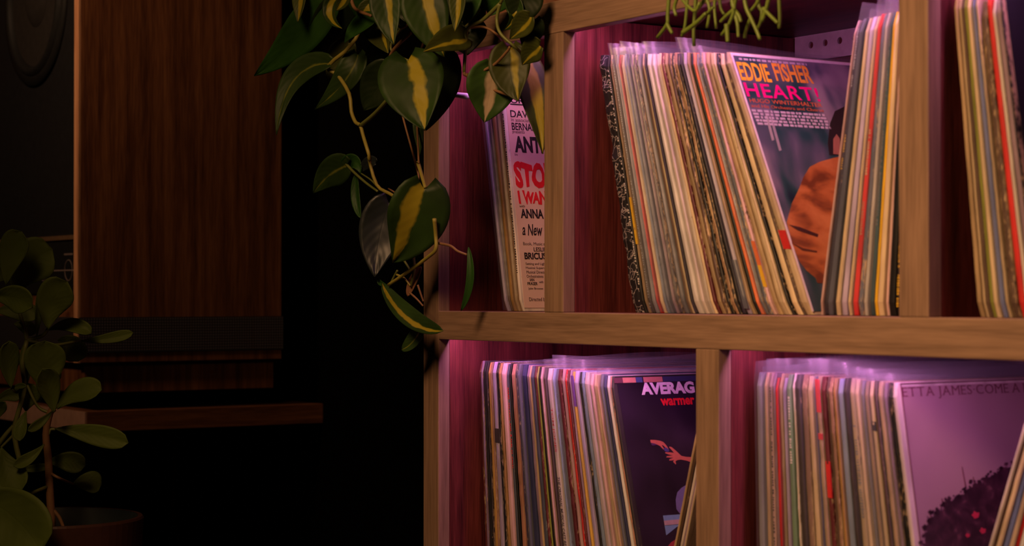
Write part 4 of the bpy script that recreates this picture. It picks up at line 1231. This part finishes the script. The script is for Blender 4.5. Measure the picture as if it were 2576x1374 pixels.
MB().lathe((wc.x, SY0 + .018, wc.z), [(.055, -.001), (.045, -.008), (.025, -.013), (.0005, -.0145)], 48, 'y').build('dust_cap', cone_mat, wo, smooth=True)
# woven strap around the foot of the cabinet
def weave():
    m, nt, b = new_mat('black_woven_mesh')
    tc = N(nt, 'ShaderNodeTexCoord')
    w1 = N(nt, 'ShaderNodeTexWave'); w1.bands_direction = 'Y'; w1.inputs['Scale'].default_value = 62; w1.inputs['Distortion'].default_value = 0.6
    w2 = N(nt, 'ShaderNodeTexWave'); w2.bands_direction = 'Z'; w2.inputs['Scale'].default_value = 62; w2.inputs['Distortion'].default_value = 0.6
    for x in (w1, w2): nt.links.new(tc.outputs['Object'], x.inputs['Vector'])
    mu = N(nt, 'ShaderNodeMath', operation='MULTIPLY'); nt.links.new(w1.outputs['Fac'], mu.inputs[0]); nt.links.new(w2.outputs['Fac'], mu.inputs[1])
    r = ramp(nt, [(0.25, (0.012, 0.01, 0.012)), (0.75, (0.11, 0.09, 0.10))]); nt.links.new(mu.outputs[0], r.inputs[0])
    nt.links.new(r.outputs[0], b.inputs['Base Color']); b.inputs['Roughness'].default_value = 0.6
    return m
za, zb2 = on_x(450, 883, XS).z, on_x(450, 797, XS).z
e = .0025
st = MB()
st.box(XS, XS + e, SY0 - e, SY1 + e, za, zb2)
st.box(XS - SW - e, XS - SW, SY0 - e, SY1 + e, za, zb2)
st.box(XS - SW, XS, SY0 - e, SY0, za, zb2)
st.box(XS - SW, XS, SY1, SY1 + e, za, zb2)
st.build('woven_strap', weave(), spk, label='dark woven strap round the cabinet foot')

XP = XS - 0.012
rz1, rz0 = SZ0, (on_x(215, 988, XP).z + on_x(688, 978, XP).z) / 2
RY0, RY1 = on_x(212, 950, XP).y, on_x(688, 950, XP).y
XB = -1.262
BZ1 = (on_x(218, 1035, XB).z + on_x(808, 1017, XB).z) / 2
BZ0 = (on_x(218, 1085, XB).z + on_x(808, 1068, XB).z) / 2
BY0 = on_x(218, 1060, XB).y
ris = thing('speaker_riser', (XS - SW / 2, (RY0 + RY1) / 2, BZ1), 'low walnut riser block under the large speaker', 'riser')
MB().box(XP - SW + .03, XP, RY0, RY1, rz0, rz1 - .0005).build('block', walnut_z, ris, bevel=.001)
MB().box(XP - SW + .07, XP - .05, RY0 + .05, RY1 - .05, BZ1 + .0004, rz0).build('foot_pad', black_matte, ris)
wsh = thing('wall_shelf', (XB - .4, (BY0 + YW) / 2, BZ0), 'walnut plank wall shelf carrying the large speaker', 'shelf')
MB().box(XB - 0.95, XB, BY0, YW - .0005, BZ0, BZ1).build('plank', walnut_y, wsh, bevel=.001)
end_m = plain('pale_plank_end', (0.30, 0.17, 0.12), 0.55)
MB().box(XB - 0.95, XB - .0005, BY0 - .003, BY0, BZ0 + .0005, BZ1 - .0005).build('front_edge', end_m, wsh)
for xk in (-.15, -.8):
    MB().box(XB + xk - .015, XB + xk + .015, YW - .25, YW - .0005, BZ0 - .03, BZ0).build('bracket', black_matte, wsh)

# ------------------------------------------------------------------ foreground potted plant
DP = 2.75
Z3 = lambda x, y, d=DP: on_depth(x / 1.6876, 560 + y / 1.6876, d)
pc = on_depth(130, 1300, DP)
PR = (358 - 130) / F_PX * DP
POT_H = 0.24
pb = Vector((pc.x, pc.y, pc.z - POT_H))
fgp = thing('potted_plant', pb, 'broad-leaved olive green plant in a dark round pot at lower left', 'plant')
pot = MB().lathe(pb, [(0.0, 0.0), (PR * .80, 0.0), (PR * .97, POT_H * .75), (PR, POT_H - .003), (PR - .002, POT_H), (PR - .008, POT_H)], 64).build('pot', pot_mat, fgp, smooth=False)
MB().lathe(pb, [(PR - .008, POT_H - .0003), (PR - .010, POT_H - .004), (PR - .013, POT_H - .03)], 64).build('glazed_inside', pot_in, pot, smooth=True)
MB().lathe(pb, [(PR - .0125, POT_H - .03), (PR * .5, POT_H - .026), (0.0005, POT_H - .024)], 64).build('soil', soil_mat, fgp, smooth=True)
pxf = DP / F_PX / 1.6876
FL = [
    ((25, 265), (92, 38), (45, 120), 125, 0, .2), ((62, 300), (222, 112), (100, 170), 190, .05, .2), ((-30, 262), (32, 203), (0, 215), 70, .05, .2), ((-40, 320), (137, 360), (60, 290), 115, -.05, .3),
    ((-20, 380), (165, 398), (60, 360), 85, .05, .2), ((205, 452), (285, 250), (200, 330), 150, -.02, .15), ((155, 492), (174, 272), (162, 390), 34, 0, .5), ((205, 458), (388, 472), (300, 410), 66, .02, .4),
    ((340, 502), (565, 467), (460, 500), 48, .05, .3), ((245, 500), (330, 590), (310, 500), 115, .08, .2), ((48, 702), (40, 503), (30, 610), 88, -.04, .2), ((115, 690), (155, 490), (100, 590), 75, .02, .3),
    ((200, 722), (190, 503), (190, 620), 170, -.03, .15), ((228, 808), (178, 622), (215, 700), 100, -.08, .3), ((243, 792), (432, 712), (320, 690), 105, 0, .2), ((110, 802), (145, 688), (115, 740), 95, .02, .2),
    ((45, 708), (112, 694), (75, 690), 24, -.03, .3), ((112, 800), (84, 928), (85, 860), 56, -.05, .3), ((226, 798), (118, 884), (180, 850), 38, -.05, .4), ((232, 875), (545, 935), (380, 890), 92, -.03, .25),
    ((200, 1020), (363, 1032), (280, 1000), 92, .05, .2), ((310, 1110), (430, 1112), (370, 1095), 100, .1, .2), ((5, 955), (90, 1142), (20, 1060), 130, -.05, .25), ((188, 942), (58, 1034), (130, 1010), 50, -.05, .4),
    ((-120, 1160), (175, 1400), (60, 1200), 260, -.15, .2), ((-5, 832), (22, 762), (0, 790), 45, -.02, .3), ((60, 1048), (212, 1034), (130, 1050), 34, .02, .4), ((-20, 760), (95, 735), (40, 715), 60, .06, .3),
    ((170, 760), (260, 640), (180, 680), 60, .08, .3), ((60, 430), (150, 470), (100, 430), 60, .1, .2),
]
for i, (b0, t0, c0, wd, dd, fo) in enumerate(FL):
    leaf(fgp, Z3(*b0, DP + dd), Z3(*t0, DP + dd * 1.2 - .01), wd * pxf, LM['fg'], Z3(*c0, DP + dd), 'obovate', (i * 37 % 7 - 3) * .1, fo, seed=i + 120, thick=.0012)
FS = [
    ([Z3(222, 1300), Z3(212, 1150), Z3(205, 1000), Z3(195, 900), Z3(212, 810), Z3(230, 790)], 6.0, stem_b),
    ([Z3(60, 1200), Z3(95, 1080), Z3(60, 900), Z3(80, 800), Z3(105, 700), Z3(95, 600), Z3(115, 500)], 4.0, stem_g),
    ([Z3(-20, 960), Z3(25, 900), Z3(60, 860)], 3.5, stem_g),
    ([Z3(115, 500), Z3(100, 440), Z3(60, 300)], 3.0, stem_g), ([Z3(115, 500), Z3(110, 455), Z3(85, 420)], 2.6, stem_g), ([Z3(115, 500), Z3(180, 480), Z3(205, 450)], 2.8, stem_g),
    ([Z3(110, 600), Z3(150, 560), Z3(155, 490)], 2.4, stem_g), ([Z3(205, 900), Z3(215, 880), Z3(235, 878)], 2.4, stem_g), ([Z3(230, 790), Z3(240, 770), Z3(200, 720)], 2.6, stem_g),
    ([Z3(212, 810), Z3(160, 780), Z3(115, 690)], 2.4, stem_g), ([Z3(205, 1000), Z3(200, 1010), Z3(205, 1022)], 2.4, stem_g), ([Z3(115, 500), Z3(230, 520), Z3(340, 502, DP + .05)], 2.4, stem_g),
    ([Z3(220, 1215), Z3(250, 1250), Z3(270, 1295)], 3.0, stem_b), ([Z3(100, 700), Z3(70, 720), Z3(48, 702)], 2.2, stem_g), ([Z3(185, 945), Z3(195, 930), Z3(200, 920)], 2.2, stem_g),
    ([Z3(60, 300), Z3(10, 330), Z3(-40, 330)], 2.4, stem_g), ([Z3(205, 1060), Z3(260, 1090), Z3(310, 1110, DP + .1)], 2.2, stem_b), ([Z3(60, 900), Z3(30, 930), Z3(5, 955)], 2.2, stem_g),
    ([Z3(205, 1120), Z3(40, 1180, DP - .08), Z3(-120, 1160, DP - .15)], 2.6, stem_g),
]
for pts_, r_, m_ in FS:
    vine(fgp, pts_, mm(r_), m_, n=18)
# stool the pot stands on
stl = thing('plant_stool', (pb.x, pb.y, 0), 'dark round wooden stool under the broad-leaved potted plant', 'stool')
MB().lathe((pb.x, pb.y, pb.z - .0305), [(0.0, 0), (PR * 1.05, 0), (PR * 1.1, .008), (PR * 1.1, .026), (PR * 1.07, .030), (0.0, .030)], 48).build('seat', walnut_y, stl)
for k in range(4):
    a = math.pi / 4 + k * math.pi / 2
    c_, s_ = math.cos(a), math.sin(a)
    MB().tube([(pb.x + c_ * PR * 1.0, pb.y + s_ * PR * 1.0, 0.0), (pb.x + c_ * PR * .75, pb.y + s_ * PR * .75, pb.z - .031)], [.011, .015], 12).build('leg', walnut_z, stl)

# brown cord hanging below the wall shelf
cp = [on_y(442, 1020, .385), on_y(440, 1190, .388), on_y(436, 1280, .388), on_y(446, 1340, .388), on_y(470, 1480, .388), on_y(520, 1900, .388)]
tag(MB().tube(bez(cp, 30), .0035, 8).build('power_cord', cord_mat, loc=cp[0], smooth=True), 'brown cord hanging against the black wall below the wall shelf', 'cord')
